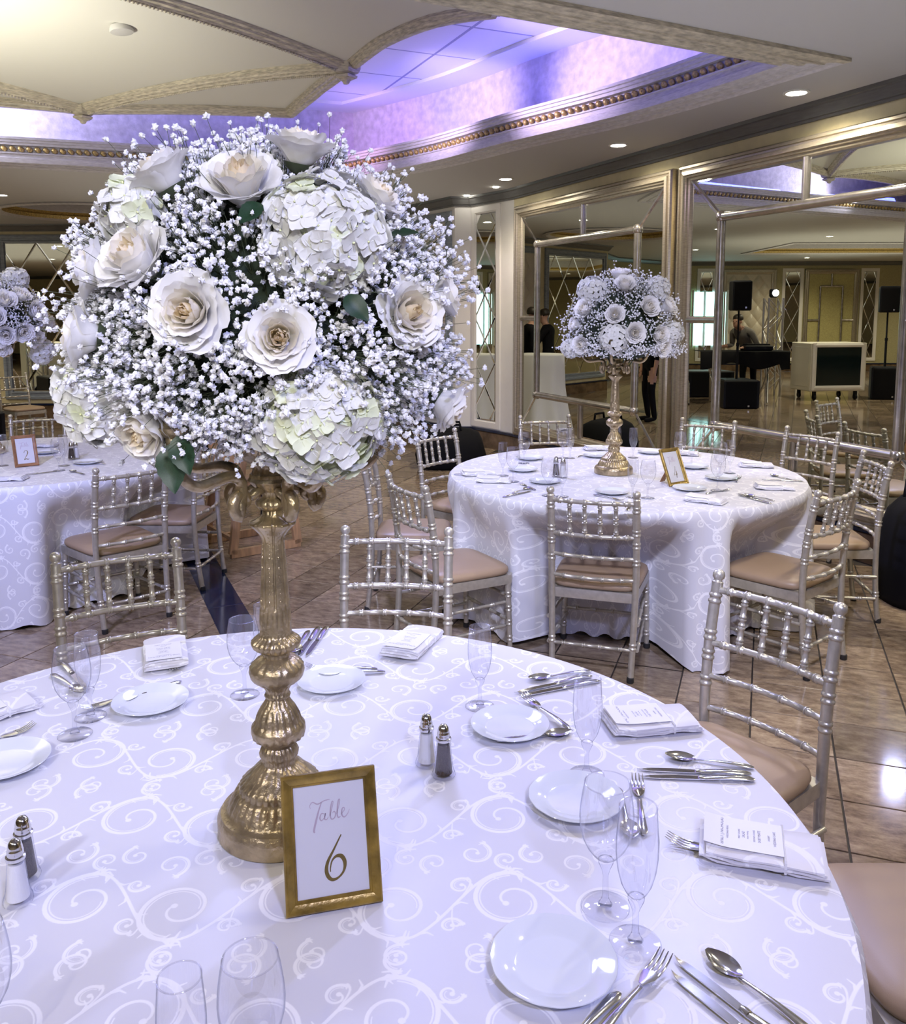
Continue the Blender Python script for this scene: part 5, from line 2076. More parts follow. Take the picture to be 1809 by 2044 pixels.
arrangement('bouquet of white roses cut off by the left edge on the left table', (c.x, c.y, c.z), (.33, .31, .30), .24,
            [(10, 600, 16, (.1, .4, -.3), 1.0), (72, 622, 16, (.4, .2, -.3), 1.0), (42, 590, 14, (.2, .6, -.2), 1.0), (46, 662, 15, (.3, 0, -.5), 1.0), (12, 668, 14, (0, 0, -.6), 1.0), (70, 675, 14, (.5, 0, -.3), 1.0), (99, 646, 12, (.9, .1, 0), 1.0), (-8, 632, 15, (0, .2, -.5), 1.0), (4, 693, 14, (0, -.2, -.6), 1.0)],
            [(82, 700, 24, (.4, -.2), 1.0), (30, 560, 24, (.1, .6), .98), (-50, 640, 30, (-.2, 0), 1.0)],
            [], 900, 9, 1.05, 44, False, 0, -.6)

# ================================================================== TABLEWARE
def goblet(prof_bowl, stem_h, foot_r, stem_r=.004, nm='wine'):
    """returns (bowl mesh, stem mesh, foot mesh); bowl profile starts at the stem top"""
    bowl = MB().lathe([(r, stem_h + z) for r, z in prof_bowl], 40, capb=False, capt=False)
    rt, zt = prof_bowl[-1]
    rim = [(rt + .0009 * math.cos(a), stem_h + zt + .0009 * math.sin(a)) for a in np.linspace(0, 2 * PI, 9)]
    bowl.lathe(rim, 40, capb=False, capt=False)
    stem = MB().lathe([(stem_r * 2.6, .006), (stem_r * 1.7, .010), (stem_r * 1.15, .017), (stem_r, .03), (stem_r * .95, stem_h * .7), (stem_r * 1.5, stem_h - .012), (stem_r * 2.6, stem_h - .002), (stem_r * 2.7, stem_h + .003), (stem_r * 1.0, stem_h + .006)], 16)
    foot = MB().lathe([(0, 0.0006), (foot_r * .96, 0.0006), (foot_r, .0016), (foot_r * .97, .0026), (foot_r * .6, .0042), (stem_r * 2.6, .0065)], 40, capb=False, capt=False)
    return (bowl.mesh(nm + '_bowl', M['glass'], sharp=180), stem.mesh(nm + '_stem', M['glass_solid'], sharp=180), foot.mesh(nm + '_foot', M['glass_foot'], sharp=180))


WINE = goblet([(.009, .003), (.018, .010), (.027, .022), (.0335, .036), (.0370, .052), (.0378, .066), (.0365, .084), (.0335, .104), (.0310, .116)], .070, .034)
FLUTE = goblet([(.008, .003), (.014, .010), (.020, .022), (.0245, .040), (.0268, .060), (.0268, .080), (.0250, .104), (.0235, .124)], .062, .033, nm='flute')


def glass(kind, label, p, group, s=1.0, rz=0):
    t = thing('wine_glass' if kind is WINE else 'champagne_flute', label, 'glass', (p.x, p.y, TZ + .0006), rz, group)
    t.scale = (s, s, s)
    for nm, me in zip(('bowl', 'stem', 'foot'), kind):
        ob(nm, me, t)
    return t


def scal(t, z):
    return 1 + .004 * math.cos(16 * t) * (1 if z > .012 else 0)


PLATE_ME = MB().lathe([(0, .0012), (.045, .0012), (.048, .0), (.052, .0012), (.056, .004), (.082, .0125), (.0865, .0138), (.0875, .0148), (.0868, .0158), (.082, .0150), (.060, .0085), (.055, .0062), (.050, .0055), (0, .0055)], 96, rmod=scal, capb=False, capt=False).mesh('plate', M['china'], sharp=50)


def plate(label, p, group, s=1.0):
    o = ob('side_plate', PLATE_ME, None, (p.x, p.y, TZ + .001), (0, 0, random.uniform(0, 6)), (s, s, s))
    return tag(o, label, 'plate', group)


# cutlery: local +y from handle end to tip, lying flat
def handle(mb, L_, w0=.0085, w1=.0036, th=.0022, y0=0.0):
    P, Wd = [], []
    for u in np.linspace(0, 1, 12):
        w = w0 * math.sin(PI * min(1, .5 + u * 8) * .5) if u < .06 else w0 + (w1 - w0) * min(1, (u / .75)) ** 1.1
        P.append((0, y0 + u * L_, .003 + .004 * math.sin(PI * u) * .8))
        Wd.append(max(.0012, w if u > 0 else w0 * .45))
    mb.tube(P, Wd, 10, flat=.34, up=(0, 0, 1))


def fork_mesh():
    mb = MB()
    handle(mb, .118)
    sec = [(.118, .0036, .005), (.128, .008, .0035), (.138, .0115, .002), (.148, .0122, .0012), (.152, .0122, .0012)]
    mb.tube([(0, y, z + .002) for y, w, z in sec], [w for y, w, z in sec], 10, flat=.14, up=(0, 0, 1))
    for k in range(4):
        x = (k - 1.5) * .0068
        mb.tube([(x, .149, .0032), (x, .165, .0028), (x, .180, .006), (x * .98, .193, .0115)], [.0021, .0019, .0016, .0007], 6, flat=.7, up=(0, 0, 1))
    return mb.mesh('fork', M['steel'], sharp=50)


def knife_mesh():
    mb = MB()
    handle(mb, .10, .0088, .0075)
    mb.tube([(0, .098, .004), (0, .104, .004), (0, .110, .0042)], [.0068, .0075, .0062], 10, flat=.5, up=(0, 0, 1))
    vs, fs = [], []
    n = 12
    for i in range(n + 1):
        u = i / n
        y = .108 + .118 * u
        wl = .0062 + .0022 * math.sin(PI * min(1, u * 1.2))
        wr = -.0062 + (.009 * max(0, (u - .75) / .25) ** 2)
        if u > .8:
            wl -= .010 * ((u - .8) / .2) ** 1.7
        if i == n:
            wl = wr + .0006
        vs += [(wr, y, .0042), (wl, y, .0034), (wl, y, .0030), (wr, y, .0022)]
    for i in range(n):
        a = i * 4
        for k in range(4):
            fs.append((a + k, a + (k + 1) % 4, a + 4 + (k + 1) % 4, a + 4 + k))
    fs += [(3, 2, 1, 0), tuple(n * 4 + k for k in range(4))]
    mb.add(vs, fs)
    return mb.mesh('knife', M['steel'], sharp=35)


def spoon_mesh():
    mb = MB()
    handle(mb, .118, .0085, .0034)
    vs, fs = [], []
    nu, nv = 10, 14
    for j in range(nv + 1):
        v = j / nv
        w = .0205 * (math.sin(PI * (v * .93 + .035)) ** .72) * (1 - .18 * v)
        y = .114 + .062 * v
        for i in range(nu + 1):
            u = i / nu * 2 - 1
            dp = .0065 * (1 - u * u) * math.sin(PI * v) ** .7
            vs.append((w * u, y, .0075 - dp + .002 * v))
    for j in range(nv):
        for i in range(nu):
            a = j * (nu + 1) + i
            fs.append((a, a + 1, a + nu + 2, a + nu + 1))
    mb.add(vs, fs)
    return mb.mesh('spoon', M['steel'], sharp=60)


FORK, KNIFE, SPOON = fork_mesh(), knife_mesh(), spoon_mesh()
CUT = dict(fork=FORK, knife=KNIFE, spoon=SPOON)


def cutlery(kind, label, h, tip, group, z=.001, s=None, tilt=0.0, roll=0.0, anchor='mid'):
    """h, tip: points on the table of the handle end and the tip"""
    h, tip = Vector(h), Vector(tip)
    d = tip - h
    L_ = {'fork': .193, 'knife': .226, 'spoon': .176}[kind]
    sc_ = (s or 1.0) * .97
    u = d.normalized()
    h = tip - u * L_ * sc_ if anchor == 'tip' else (h + tip) / 2 - u * L_ * sc_ / 2
    o = ob(kind, CUT[kind], None, (h.x, h.y, TZ + z), (tilt, roll, math.atan2(-d.x, d.y)), (sc_,) * 3)
    return tag(o, label, 'cutlery', group)


def napkin_mesh(seed, L_=.20, W=.105, th=.022):
    rnd = random.Random(seed)
    mb = MB()
    ph = [rnd.uniform(0, 6) for _ in range(6)]
    nx, ny = 20, 8
    layers = 4
    for l in range(layers):
        sh = Vector((rnd.uniform(-.003, .003), rnd.uniform(-.002, .002), 0))
        k = 1 - .035 * l
        vs, uv = [], []
        for side in (0, 1):
            for j in range(ny + 1):
                v = j / ny * 2 - 1
                for i in range(nx + 1):
                    u = i / nx * 2 - 1
                    e = (1 - abs(v) ** 4) * .6 + .4
                    lift = .009 * max(0, -u - .45) ** 1.5 * (1 if l < 2 else .7) + .005 * math.exp(-((v + .95) / .2) ** 2) * math.sin(5 * u + ph[l]) * (layers - l) / layers
                    z = (l + side * .86) * th / layers * (.55 + .45 * e) + max(0, lift)
                    x = u * L_ / 2 * k + sh.x
                    y = v * W / 2 * (1 + .02 * math.sin(6 * u + ph[(l + 1) % 6])) + sh.y
                    vs.append((x, y, z + .0008))
                    uv.append((x / .88 + seed * .37, y / .88 + .2 * l))
        n = (nx + 1) * (ny + 1)
        fs = []
        for j in range(ny):
            for i in range(nx):
                a = j * (nx + 1) + i
                fs.append((a + nx + 1, a + nx + 2, a + 1, a))
                fs.append((n + a, n + a + 1, n + a + nx + 2, n + a + nx + 1))
        for i in range(nx):
            fs.append((i, i + 1, n + i + 1, n + i))
            a = ny * (nx + 1) + i
            fs.append((a + 1, a, n + a, n + a + 1))
        for j in range(ny):
            a = j * (nx + 1)
            fs.append((a + nx + 1, a, n + a, n + a + nx + 1))
            a += nx
            fs.append((a, a + nx + 1, n + a + nx + 1, n + a))
        mb.add(vs, fs, 0, uv)
    return mb.mesh('folded_napkin', M['napkin'], sharp=50, uv=True)


NAP = [napkin_mesh(1), napkin_mesh(2), napkin_mesh(3)]


def text_mesh(body, size, m, align='CENTER', space=1.0):
    c = bpy.data.curves.new('lettering', 'FONT')
    c.body = body
    c.size = size
    c.align_x = align
    c.align_y = 'CENTER'
    c.space_character = space
    c.resolution_u = 2
    o = bpy.data.objects.new('lettering', c)
    COL.objects.link(o)
    bpy.context.view_layer.update()
    me = bpy.data.meshes.new_from_object(o.evaluated_get(bpy.context.evaluated_depsgraph_get()))
    bpy.data.objects.remove(o)
    me.materials.clear()
    me.materials.append(m)
    return me


def card_mesh(L_, W):
    mb = MB()
    n = 10
    vs = []
    for i in range(n + 1):
        u = i / n * 2 - 1
        for s_ in (-1, 1):
            for dz in (0, .0006):
                vs.append((u * L_ / 2, s_ * W / 2, .0232 + .009 * max(0, -u - .3) ** 1.6 + dz))
    fs = []
    for i in range(n):
        a = i * 4
        fs += [(a + 1, a + 5, a + 7, a + 3), (a, a + 2, a + 6, a + 4), (a, a + 4, a + 5, a + 1), (a + 2, a + 3, a + 7, a + 6)]
    fs += [(0, 1, 3, 2), (n * 4, n * 4 + 2, n * 4 + 3, n * 4 + 1)]
    return mb.add(vs, fs).mesh('menu_card', M['card'], sharp=50)


MENU_ME = card_mesh(.125, .088)
MENU_TXT = [(text_mesh('EMILY | NICHOLAS', .0092, M['ink']), -.034), (text_mesh('WEDDING MENU', .0048, M['ink']), -.0245), (text_mesh('FIRST COURSE', .0042, M['ink']), -.006),
            (text_mesh('SALAD', .0062, M['ink']), .001), (text_mesh('house dressing', .0038, M['ink']), .0075), (text_mesh('SECOND COURSE', .0042, M['ink']), .018),
            (text_mesh('DUET PLATE', .0062, M['ink']), .026), (text_mesh('DESSERT', .0042, M['ink']), .041), (text_mesh('WEDDING CAKE', .0056, M['ink']), .050)]


def napkin(label, p, ang, group, k=0, menu=True, txt=True, s=1.0, msh=-.03):
    """ang: direction of the long axis (+x of the napkin points away from the menu's head)"""
    t = thing('napkin', label, 'napkin', (p.x, p.y, TZ + .0035), ang, group)
    t.scale = (s, s, s)
    ob('cloth', NAP[k % 3], t)
    if menu:
        c_ = ob('menu_card', MENU_ME, t, (msh, .004, 0))
        if txt:
            for me, x in MENU_TXT:
                z = .0240 + .009 * max(0, -x / .0625 - .3) ** 1.6
                ob('lettering', me, c_, (x, 0, z), (0, 0, R(90)))
        ob('paper_band', MB().box((msh + .064, 0, .0122), (.004, .108, .0235), ch=.002).mesh('paper_band', M['card'], sharp=40), t)
    return t


TP = lambda x, y: at(x, y, z=TZ)
GP6 = 'white side plates on the foreground table'
plate('white side plate front centre beside the near pair of glasses, at bottom edge', TP(1105, 1932), GP6, 1.0)
plate('white side plate half behind the near wine glass and forks', TP(1150, 1603), GP6, 1.0)
plate('white side plate right of the salt and pepper pair, fork on its right', TP(1018, 1455), GP6, .98)
plate('white side plate behind the candelabra foot at its right', TP(662, 1366), GP6, .95)
plate('white side plate left of the candelabra, fork tucked under its rim', TP(301, 1407), GP6, .98)
plate('white side plate cut off by the left edge', TP(8, 1528), GP6, 1.0)

GG = 'glasses on the foreground table'
glass(WINE, 'stemmed wine glass nearest the camera at right, left of the near flute', TP(1208, 1812), GG, 1.08)
glass(FLUTE, 'champagne flute nearest the camera at right, in front of the lying forks', TP(1268, 1884), GG, 1.12)
glass(FLUTE, 'champagne flute before the folded napkin at right, alone behind the half hidden plate', TP(1171, 1548), GG, 1.06)
glass(FLUTE, 'champagne flute standing alone at middle of the table, beyond the salt and pepper', TP(958, 1411), GG, 1.02)
glass(WINE, 'wine glass just left of the gold candelabra', TP(489, 1388), GG, 1.0)
glass(FLUTE, 'champagne flute half hidden behind the candelabra shaft', TP(530, 1352), GG, 1.0)
glass(WINE, 'wine glass at left in front of its paired flute', TP(150, 1468), GG, 1.04)
glass(FLUTE, 'champagne flute at left behind its paired wine glass', TP(181, 1432), GG, 1.04)
pw = at(499, 1912, z=TZ + .186)
glass(WINE, 'large wine glass at the bottom edge, only its bowl in view', pw, GG, 1.0)
pf = at(358, 1951, z=TZ + .186)
glass(FLUTE, 'champagne flute at the bottom edge left of the large wine glass', pf, GG, 1.0)
pl = at(-52, 1880, z=TZ + .17)
glass(WINE, 'wine glass at the left edge of which only a sliver shows', pl, GG, 1.0)

# salt and pepper shakers
def shaker_meshes(fill):
    oc = lambda t, z: 1 + .06 * abs(math.cos(4 * t)) if z < .075 else 1
    body = MB().lathe([(.0225, .0), (.0238, .004), (.0225, .010), (.0195, .018), (.0175, .035), (.0155, .055), (.0140, .074), (.0135, .080)], 32, rmod=lambda t, z: 1 + .05 * abs(math.cos(4 * t)), capb=True, capt=False).mesh('shaker_glass', M['glass'], sharp=30)
    inner = MB().lathe([(.004, .008), (.0185, .0085), (.0178, .016), (.0160, .034), (.0140, .055), (.0128, .068), (.0125, .071)], 24).mesh('shaker_fill', M[fill], sharp=50)
    cap = MB().lathe([(.0158, .0785), (.0162, .081), (.0158, .084), (.0132, .085), (.0135, .090), (.0128, .0915), (.0134, .0935), (.0126, .095), (.0122, .100), (.0102, .107), (.0065, .112), (.003, .1135), (0, .114)], 24, capb=False, capt=False).mesh('shaker_cap', M['steel'], sharp=60)
    return body, inner, cap


SALT, PEP = shaker_meshes('salt'), shaker_meshes('pepper')


def shaker(kind, label, p, s=1.0):
    t = thing('salt_shaker' if kind is SALT else 'pepper_shaker', label, 'shaker', (p.x, p.y, TZ + .001), random.uniform(0, 3), 'salt and pepper shakers')
    t.scale = (s, s, s)
    for nm, me in zip(('glass_body', 'filling', 'cap'), kind):
        ob(nm, me, t)
    return t


shaker(SALT, 'glass salt shaker with chrome cap, behind the pepper shaker at middle of the table', TP(852, 1526), .93)
shaker(PEP, 'glass pepper shaker with chrome cap at middle of the table', TP(886, 1549), .93)
shaker(SALT, 'glass salt shaker with chrome cap nearest the left edge', TP(37, 1800), .90)
shaker(PEP, 'glass pepper shaker mostly hidden behind the salt shaker at left edge', TP(52, 1752), .92)

GC = 'steel cutlery on the foreground table'
cutlery('knife', 'steel knife at the bottom right corner, lower of the two side by side', TP(1500, 2075), TP(1337, 1943), GC, s=1.0, anchor='tip')
cutlery('knife', 'steel knife at the bottom right corner, upper of the two side by side', TP(1545, 2070), TP(1343, 1913), GC, s=1.0, anchor='tip')
cutlery('spoon', 'steel spoon at the bottom right corner beside two knives', TP(1600, 2052), TP(1410, 1906), GC, s=.98, anchor='tip')
cutlery('fork', 'steel fork at the bottom edge, tines up beside the near plate', TP(1195, 2085), TP(1330, 1920), GC, z=.007, s=1.0, anchor='tip')
cutlery('spoon', 'steel spoon at the bottom edge, its handle against the near plate', TP(1250, 1973), TP(1060, 2170), GC, s=1.0)
cutlery('spoon', 'steel spoon lying above two knives at the right of the table', TP(1508, 1536), TP(1325, 1512), GC, s=1.0)
cutlery('knife', 'steel knife at the right of the table, upper of the two below the spoon', TP(1518, 1549), TP(1254, 1538), GC, s=1.0)
cutlery('knife', 'steel knife at the right of the table, lower of the two below the spoon', TP(1523, 1560), TP(1262, 1553), GC, s=1.0)
cutlery('fork', 'steel fork seen through the near flute, tines pointing away', TP(1288, 1692), TP(1270, 1540), GC, z=.002, s=1.0)
cutlery('spoon', 'steel spoon seen through the near wine glass beside the fork', TP(1232, 1570), TP(1266, 1690), GC, s=.98)
cutlery('spoon', 'steel spoon lying above two crossed knives behind the middle flute', TP(1180, 1342), TP(1055, 1360), GC, s=1.0)
cutlery('knife', 'steel knife upper of two behind the alone standing flute at right', TP(1190, 1350), TP(1018, 1388), GC, s=1.0)
cutlery('knife', 'steel knife lower of two behind the alone standing flute at right', TP(1195, 1362), TP(1040, 1392), GC, s=1.0)
cutlery('fork', 'steel fork leaning over the right rim of the plate beside the shakers', TP(1157, 1478), TP(1027, 1382), GC, z=.006, s=1.0)
cutlery('spoon', 'steel spoon peeping from under the plate and fork beside the shakers', TP(1010, 1480), TP(1124, 1468), GC, s=.98)
cutlery('knife', 'steel knife at the far rim behind the candelabra, rightmost of three', TP(653, 1254), TP(612, 1312), GC, s=1.0)
cutlery('knife', 'steel knife at the far rim behind the candelabra, middle of three', TP(636, 1256), TP(598, 1310), GC, s=1.0)
cutlery('spoon', 'steel spoon at the far rim behind the candelabra, leftmost of three', TP(616, 1262), TP(585, 1308), GC, s=1.0)
cutlery('fork', 'steel fork behind the plate right of the candelabra, handle to the right', TP(750, 1338), TP(612, 1334), GC, s=1.0)
cutlery('spoon', 'steel spoon half under the plate right of the candelabra', TP(752, 1344), TP(650, 1348), GC, s=1.0)
cutlery('fork', 'steel fork tucked under the left plate, tines to the left', TP(300, 1385), TP(190, 1412), GC, s=1.0)
cutlery('spoon', 'steel spoon of which the handle end shows behind the left plate', TP(345, 1368), TP(245, 1402), GC, s=1.0)
cutlery('spoon', 'steel spoon behind the pair of glasses at left', TP(93, 1342), TP(180, 1394), GC, s=1.0)
cutlery('knife', 'steel knife lying through the pair of glasses at left', TP(118, 1320), TP(175, 1378), GC, s=1.0)
cutlery('fork', 'steel fork cut off by the left edge beyond the plate', TP(-60, 1500), TP(20, 1470), GC, s=1.0)

GN = 'folded damask napkins on the foreground table'
napkin('folded napkin with menu card and fork tines showing, nearest at the right', TP(1520, 1705), math.atan2(-.06, .19) , GN, 0)
napkin('thick folded napkin with menu card at the right, second from the camera', TP(1298, 1448), math.atan2(.03, .19), GN, 1)
napkin('folded napkin with menu card at far rim, right of the candelabra', TP(824, 1290), math.atan2(.19, .07), GN, 2)
napkin('folded napkin with menu card at far rim, left of the candelabra', TP(330, 1312), math.atan2(.19, -.07), GN, 0)
napkin('folded napkin cut off by the left edge', TP(-28, 1430), math.atan2(.1, .1), GN, 1)
cutlery('fork', 'steel fork sticking out from under the nearest right napkin', TP(1440, 1712), TP(1330, 1680), GC, z=.004, s=1.0, anchor='tip')
cutlery('fork', 'steel fork whose tines show under the napkin right of the candelabra', TP(822, 1285), TP(790, 1322), GC, z=.003, s=.95, anchor='tip')
cutlery('fork', 'steel fork whose tines show under the napkin left of the candelabra', TP(320, 1310), TP(352, 1346), GC, z=.003, s=.95, anchor='tip')

# ------------------------------------------------------------------ number frames
def stroke(pts, wid, n=6):
    """flat brush stroke with a changing width in the xy plane"""
    P = smooth3([(x, y, 0) for x, y in pts], n)
    k = len(P)
    w_ = np.interp(np.linspace(0, 1, k), np.linspace(0, 1, len(wid)), wid)
    vs, fs = [], []
    for i in range(k):
        d = (P[min(i + 1, k - 1)] - P[max(i - 1, 0)]).normalized()
        nx, ny = -d.y, d.x
        vs += [(P[i].x + nx * w_[i] / 2, P[i].y + ny * w_[i] / 2, 0), (P[i].x - nx * w_[i] / 2, P[i].y - ny * w_[i] / 2, 0)]
    for i in range(k - 1):
        fs.append((2 * i, 2 * i + 1, 2 * i + 3, 2 * i + 2))
    return vs, fs


def digit(nm):
    q = MB()
    if nm == '6':
        q.add(*stroke([(.22, .98), (.02, .66), (-.17, .36), (-.22, .14), (-.17, -.02), (-.06, -.10), (.10, -.06), (.24, .08), (.28, .28), (.20, .44), (.06, .46), (-.06, .36), (-.11, .20), (-.115, .10)],
                      [.03, .05, .08, .10, .10, .08, .05, .06, .10, .11, .07, .04, .03, .025]))
    elif nm == '4':
        q.add(*stroke([(.12, .95), (0, .55), (-.22, .20), (-.20, .16), (0, .18), (.26, .22)], [.03, .04, .05, .05, .04, .03]))
        q.add(*stroke([(.14, .52), (.08, .2), (.02, -.12)], [.05, .09, .05]))
    else:
        q.add(*stroke([(-.18, .70), (-.12, .88), (.04, .95), (.18, .84), (.17, .62), (.0, .32), (-.22, -.02), (-.20, -.04), (-.02, .03), (.14, -.05), (.26, .03)],
                      [.05, .04, .04, .08, .09, .06, .04, .05, .08, .06, .03]))
    return q.mesh('numeral', M['foil'], smooth=False)


def table_word():
    q = MB()
    S = lambda pts, w: q.add(*stroke(pts, w))
    S([(-.98, .62), (-1.0, .78), (-.85, .92), (-.60, .80), (-.25, .92), (.05, .95)], [.02, .03, .05, .06, .05, .02])
    S([(-.40, .86), (-.55, .5), (-.72, .0), (-.85, -.45), (-.80, -.55)], [.04, .07, .10, .10, .05])
    S([(-.28, .28), (-.42, .32), (-.52, .12), (-.45, -.02), (-.30, .10), (-.22, .32), (-.28, .05), (-.18, .0), (-.08, .12)], [.03, .04, .07, .05, .03, .05, .06, .04, .02])
    S([(.0, .15), (.16, .62), (.20, .82), (.12, .78), (.02, .30), (.06, .0), (.22, .02), (.30, .22), (.22, .34), (.14, .26)], [.03, .03, .03, .05, .07, .06, .05, .06, .05, .02])
    S([(.34, .2), (.52, .66), (.55, .88), (.47, .82), (.38, .28), (.42, .02), (.54, .06)], [.02, .03, .03, .06, .07, .06, .03])
    S([(.58, .16), (.76, .34), (.74, .46), (.64, .40), (.62, .12), (.74, .0), (.92, .14), (1.02, .34)], [.03, .04, .04, .05, .07, .06, .03, .02])
    return q.mesh('word', M['pinkfoil'], smooth=False)


WORD_ME = table_word()


def number_frame(label, bl, br, lean, H, num, m, mcard='card', fw=.0185):
    """bl, br: bottom corners on the table; leans back by lean radians, with an easel leg"""
    bl, br = Vector(bl), Vector(br)
    d = br - bl
    W = d.length
    c = (bl + br) / 2
    t = thing('number_frame', label, 'picture frame', (c.x, c.y, TZ + .001), math.atan2(d.y, d.x), 'table number frames')
    # frame lies in local xz, front towards -y; tilt about x
    tilt = Matrix.Rotation(-lean, 4, 'X')
    prof = [(0, 0.0), (0, .011), (.002, .0135), (.004, .0135), (.0055, .012), (.014, .0085), (.0155, .0065), (.0170, .0065), (fw, .0045), (fw, 0)]
    q = MB()
    k = len(prof)
    for (cx, cz, sx, sz) in ((-W / 2, 0, 1, 1), (W / 2, 0, -1, 1), (W / 2, H, -1, -1), (-W / 2, H, 1, -1)):
        for i, h in prof:
            i2 = i * fw / .0185
            q.v.append((cx + sx * i2, -h, cz + sz * i2))
    for s_ in range(4):
        a, b = s_ * k, ((s_ + 1) % 4) * k
        r_ = MB()
        r_.v = [tuple(tilt @ Vector(q.v[a + i])) for i in range(k)] + [tuple(tilt @ Vector(q.v[b + i])) for i in range(k)]
        r_.uv = [(0, 0)] * (2 * k)
        r_.f = [(i, k + i, k + i + 1, i + 1) for i in range(k - 1)]
        r_.mi = [0] * (k - 1)
        ob('frame_side', r_.mesh('frame_side', M[m], sharp=25), t)
    a = W / 2 - fw + .002
    bk = MB().box((0, .0005, H / 2), (W - .004, .003, H - .004))
    bk.v = [tuple(tilt @ Vector(v)) for v in bk.v]
    ob('back_board', bk.mesh('back_board', M['wframe'], smooth=False), t)
    cd = MB().box((0, -.0025, H / 2), (2 * a, .001, H - 2 * fw + .004))
    cd.v = [tuple(tilt @ Vector(v)) for v in cd.v]
    card_ = ob('card', cd.mesh('card', M[mcard], smooth=False), t)
    hs = (H - 2 * fw)
    m1 = tilt @ Matrix.Translation((0, -.0034, H / 2 + hs * .175)) @ Matrix.Rotation(PI / 2, 4, 'X') @ Matrix.Scale(W * .205, 4)
    w_ = ob('lettering', WORD_ME, card_)
    w_.matrix_local = m1
    m2 = tilt @ Matrix.Translation((W * .02, -.0034, fw + hs * .17)) @ Matrix.Rotation(PI / 2, 4, 'X') @ Matrix.Scale(hs * .36, 4)
    w_ = ob('numeral', digit(num), card_)
    w_.matrix_local = m2
    gl = MB()
    gl.add([tuple(tilt @ Vector(v)) for v in ((-a, -.0042, fw), (a, -.0042, fw), (a, -.0042, H - fw), (-a, -.0042, H - fw))], [(0, 1, 2, 3)])
    ob('glass_pane', gl.mesh('glass_pane', M['glass'], smooth=False), t)
    p0 = tilt @ Vector((0, .003, H * .62))
    e = MB().tube([tuple(p0), (0, p0.y + .06, .002)], [.012, .02], 4, flat=.12, up=(0, 1, 0))
    ob('easel_leg', e.mesh('easel_leg', M['wframe'], smooth=False), t)
    return t


FB, FR_ = TP(571, 1830), TP(763, 1796)
number_frame('gilt frame with table number 6 in the foreground before the candelabra', FB, FR_, R(20), .196, '6', 'gframe')
number_frame('gold frame with table number 4 on the table by the mirrors', TP(1336, 972), TP(1373, 966), R(24), .20, '4', 'gframe')
number_frame('copper brown frame with table number 2 on the left table', TP(30, 934), TP(78, 929), R(20), .19, '2', 'wframe')

# ------------------------------------------------------------------ settings on the two far tables
G4P, G4G, G4C, G4N = 'side plates on the table by the mirrors', 'glasses on the table by the mirrors', 'cutlery on the table by the mirrors', 'napkins on the table by the mirrors'
for (x, y, lab) in [(1222, 985, 'white side plate behind the empty chair back'), (1377, 978, 'white side plate before the gold frame'), (1088, 964, 'white side plate at left, glasses before it'),
                    (1044, 940, 'white side plate far left'), (1192, 912, 'white side plate below a napkin left of its candelabra'), (1385, 934, 'white side plate behind the gold frame'),
                    (1440, 957, 'white side plate with upright fork'), (1058, 917, 'white side plate hidden among the left glasses'), (1300, 905, 'white side plate behind the far candelabra')]:
    plate(lab + ' on the table by the mirrors', TP(x, y), G4P, .98)
for (kd, x, y, lab) in [(WINE, 1095, 990, 'wine glass front left, paired with shakers,'), (FLUTE, 1122, 992, 'flute front left beside the shakers'), (FLUTE, 1004, 950, 'flute farthest left'), (WINE, 1024, 962, 'wine glass beside the farthest left flute'),
                        (WINE, 1046, 925, 'wine glass left, standing behind the flute'), (WINE, 1124, 915, 'wine glass in the back pair left of the candelabra'), (FLUTE, 1138, 915, 'flute in the back pair left of the candelabra'),
                        (FLUTE, 1263, 993, 'flute right before the candelabra foot'), (WINE, 1293, 995, 'wine glass between candelabra foot and gold frame'), (FLUTE, 1264, 914, 'flute right behind the candelabra'), (WINE, 1228, 908, 'wine glass half hidden behind the candelabra'),
                        (WINE, 1357, 925, 'wine glass behind the gold frame'), (FLUTE, 1381, 928, 'flute behind the gold frame'), (WINE, 1432, 980, 'wine glass right of the gold frame, front of three'), (WINE, 1437, 950, 'wine glass right of the gold frame, middle of three'), (FLUTE, 1457, 945, 'flute right of the gold frame, last of three')]:
    glass(kd, lab + ' on the table by the mirrors', TP(x, y), G4G, 1.0)
for _k, (x, y, an, lab) in enumerate([(955, 948, 8, 'napkin at far left rim'), (985, 962, -8, 'napkin at left, second from rim'), (1195, 898, 5, 'napkin stood behind the left plate'), (1408, 1002, -35, 'napkin with menu card at the front rim right'), (1545, 976, -8, 'rolled napkin at right rim'), (1510, 932, -12, 'napkin behind right, near the mirror'), (1365, 908, -20, 'napkin behind the gold frame')]):
    napkin('white ' + lab + ' on the table by the mirrors', TP(x, y), R(an), G4N, _k, True, False, .95)
for (kd, h, tp, lab) in [('knife', (1000, 995), (1066, 980), 'knife at front left rim'), ('spoon', (1005, 992), (1075, 970), 'spoon at front left rim'), ('fork', (1080, 985), (1030, 962), 'fork before the left plate'), ('knife', (905, 948), (985, 950), 'knife at far left rim'),
                         ('knife', (1545, 1008), (1466, 988), 'knife at the front right rim, lower'), ('knife', (1530, 1005), (1470, 985), 'knife at the front right rim, upper'), ('spoon', (1540, 1000), (1492, 990), 'spoon at the front right rim'), ('fork', (1465, 972), (1480, 945), 'fork standing off the right plate'),
                         ('fork', (1420, 985), (1448, 980), 'fork right of the gold frame'), ('knife', (1605, 962), (1515, 958), 'knife at the right rim'), ('spoon', (1580, 960), (1540, 950), 'spoon at the right rim'), ('fork', (1190, 990), (1240, 1000), 'fork at front centre'), ('knife', (1250, 1022), (1275, 1000), 'knife at front centre'), ('fork', (1150, 914), (1185, 906), 'fork beside the back left plate')]:
    cutlery(kd, 'small steel ' + lab + ' on the table by the mirrors', TP(*h), TP(*tp), G4C, s=1.0)
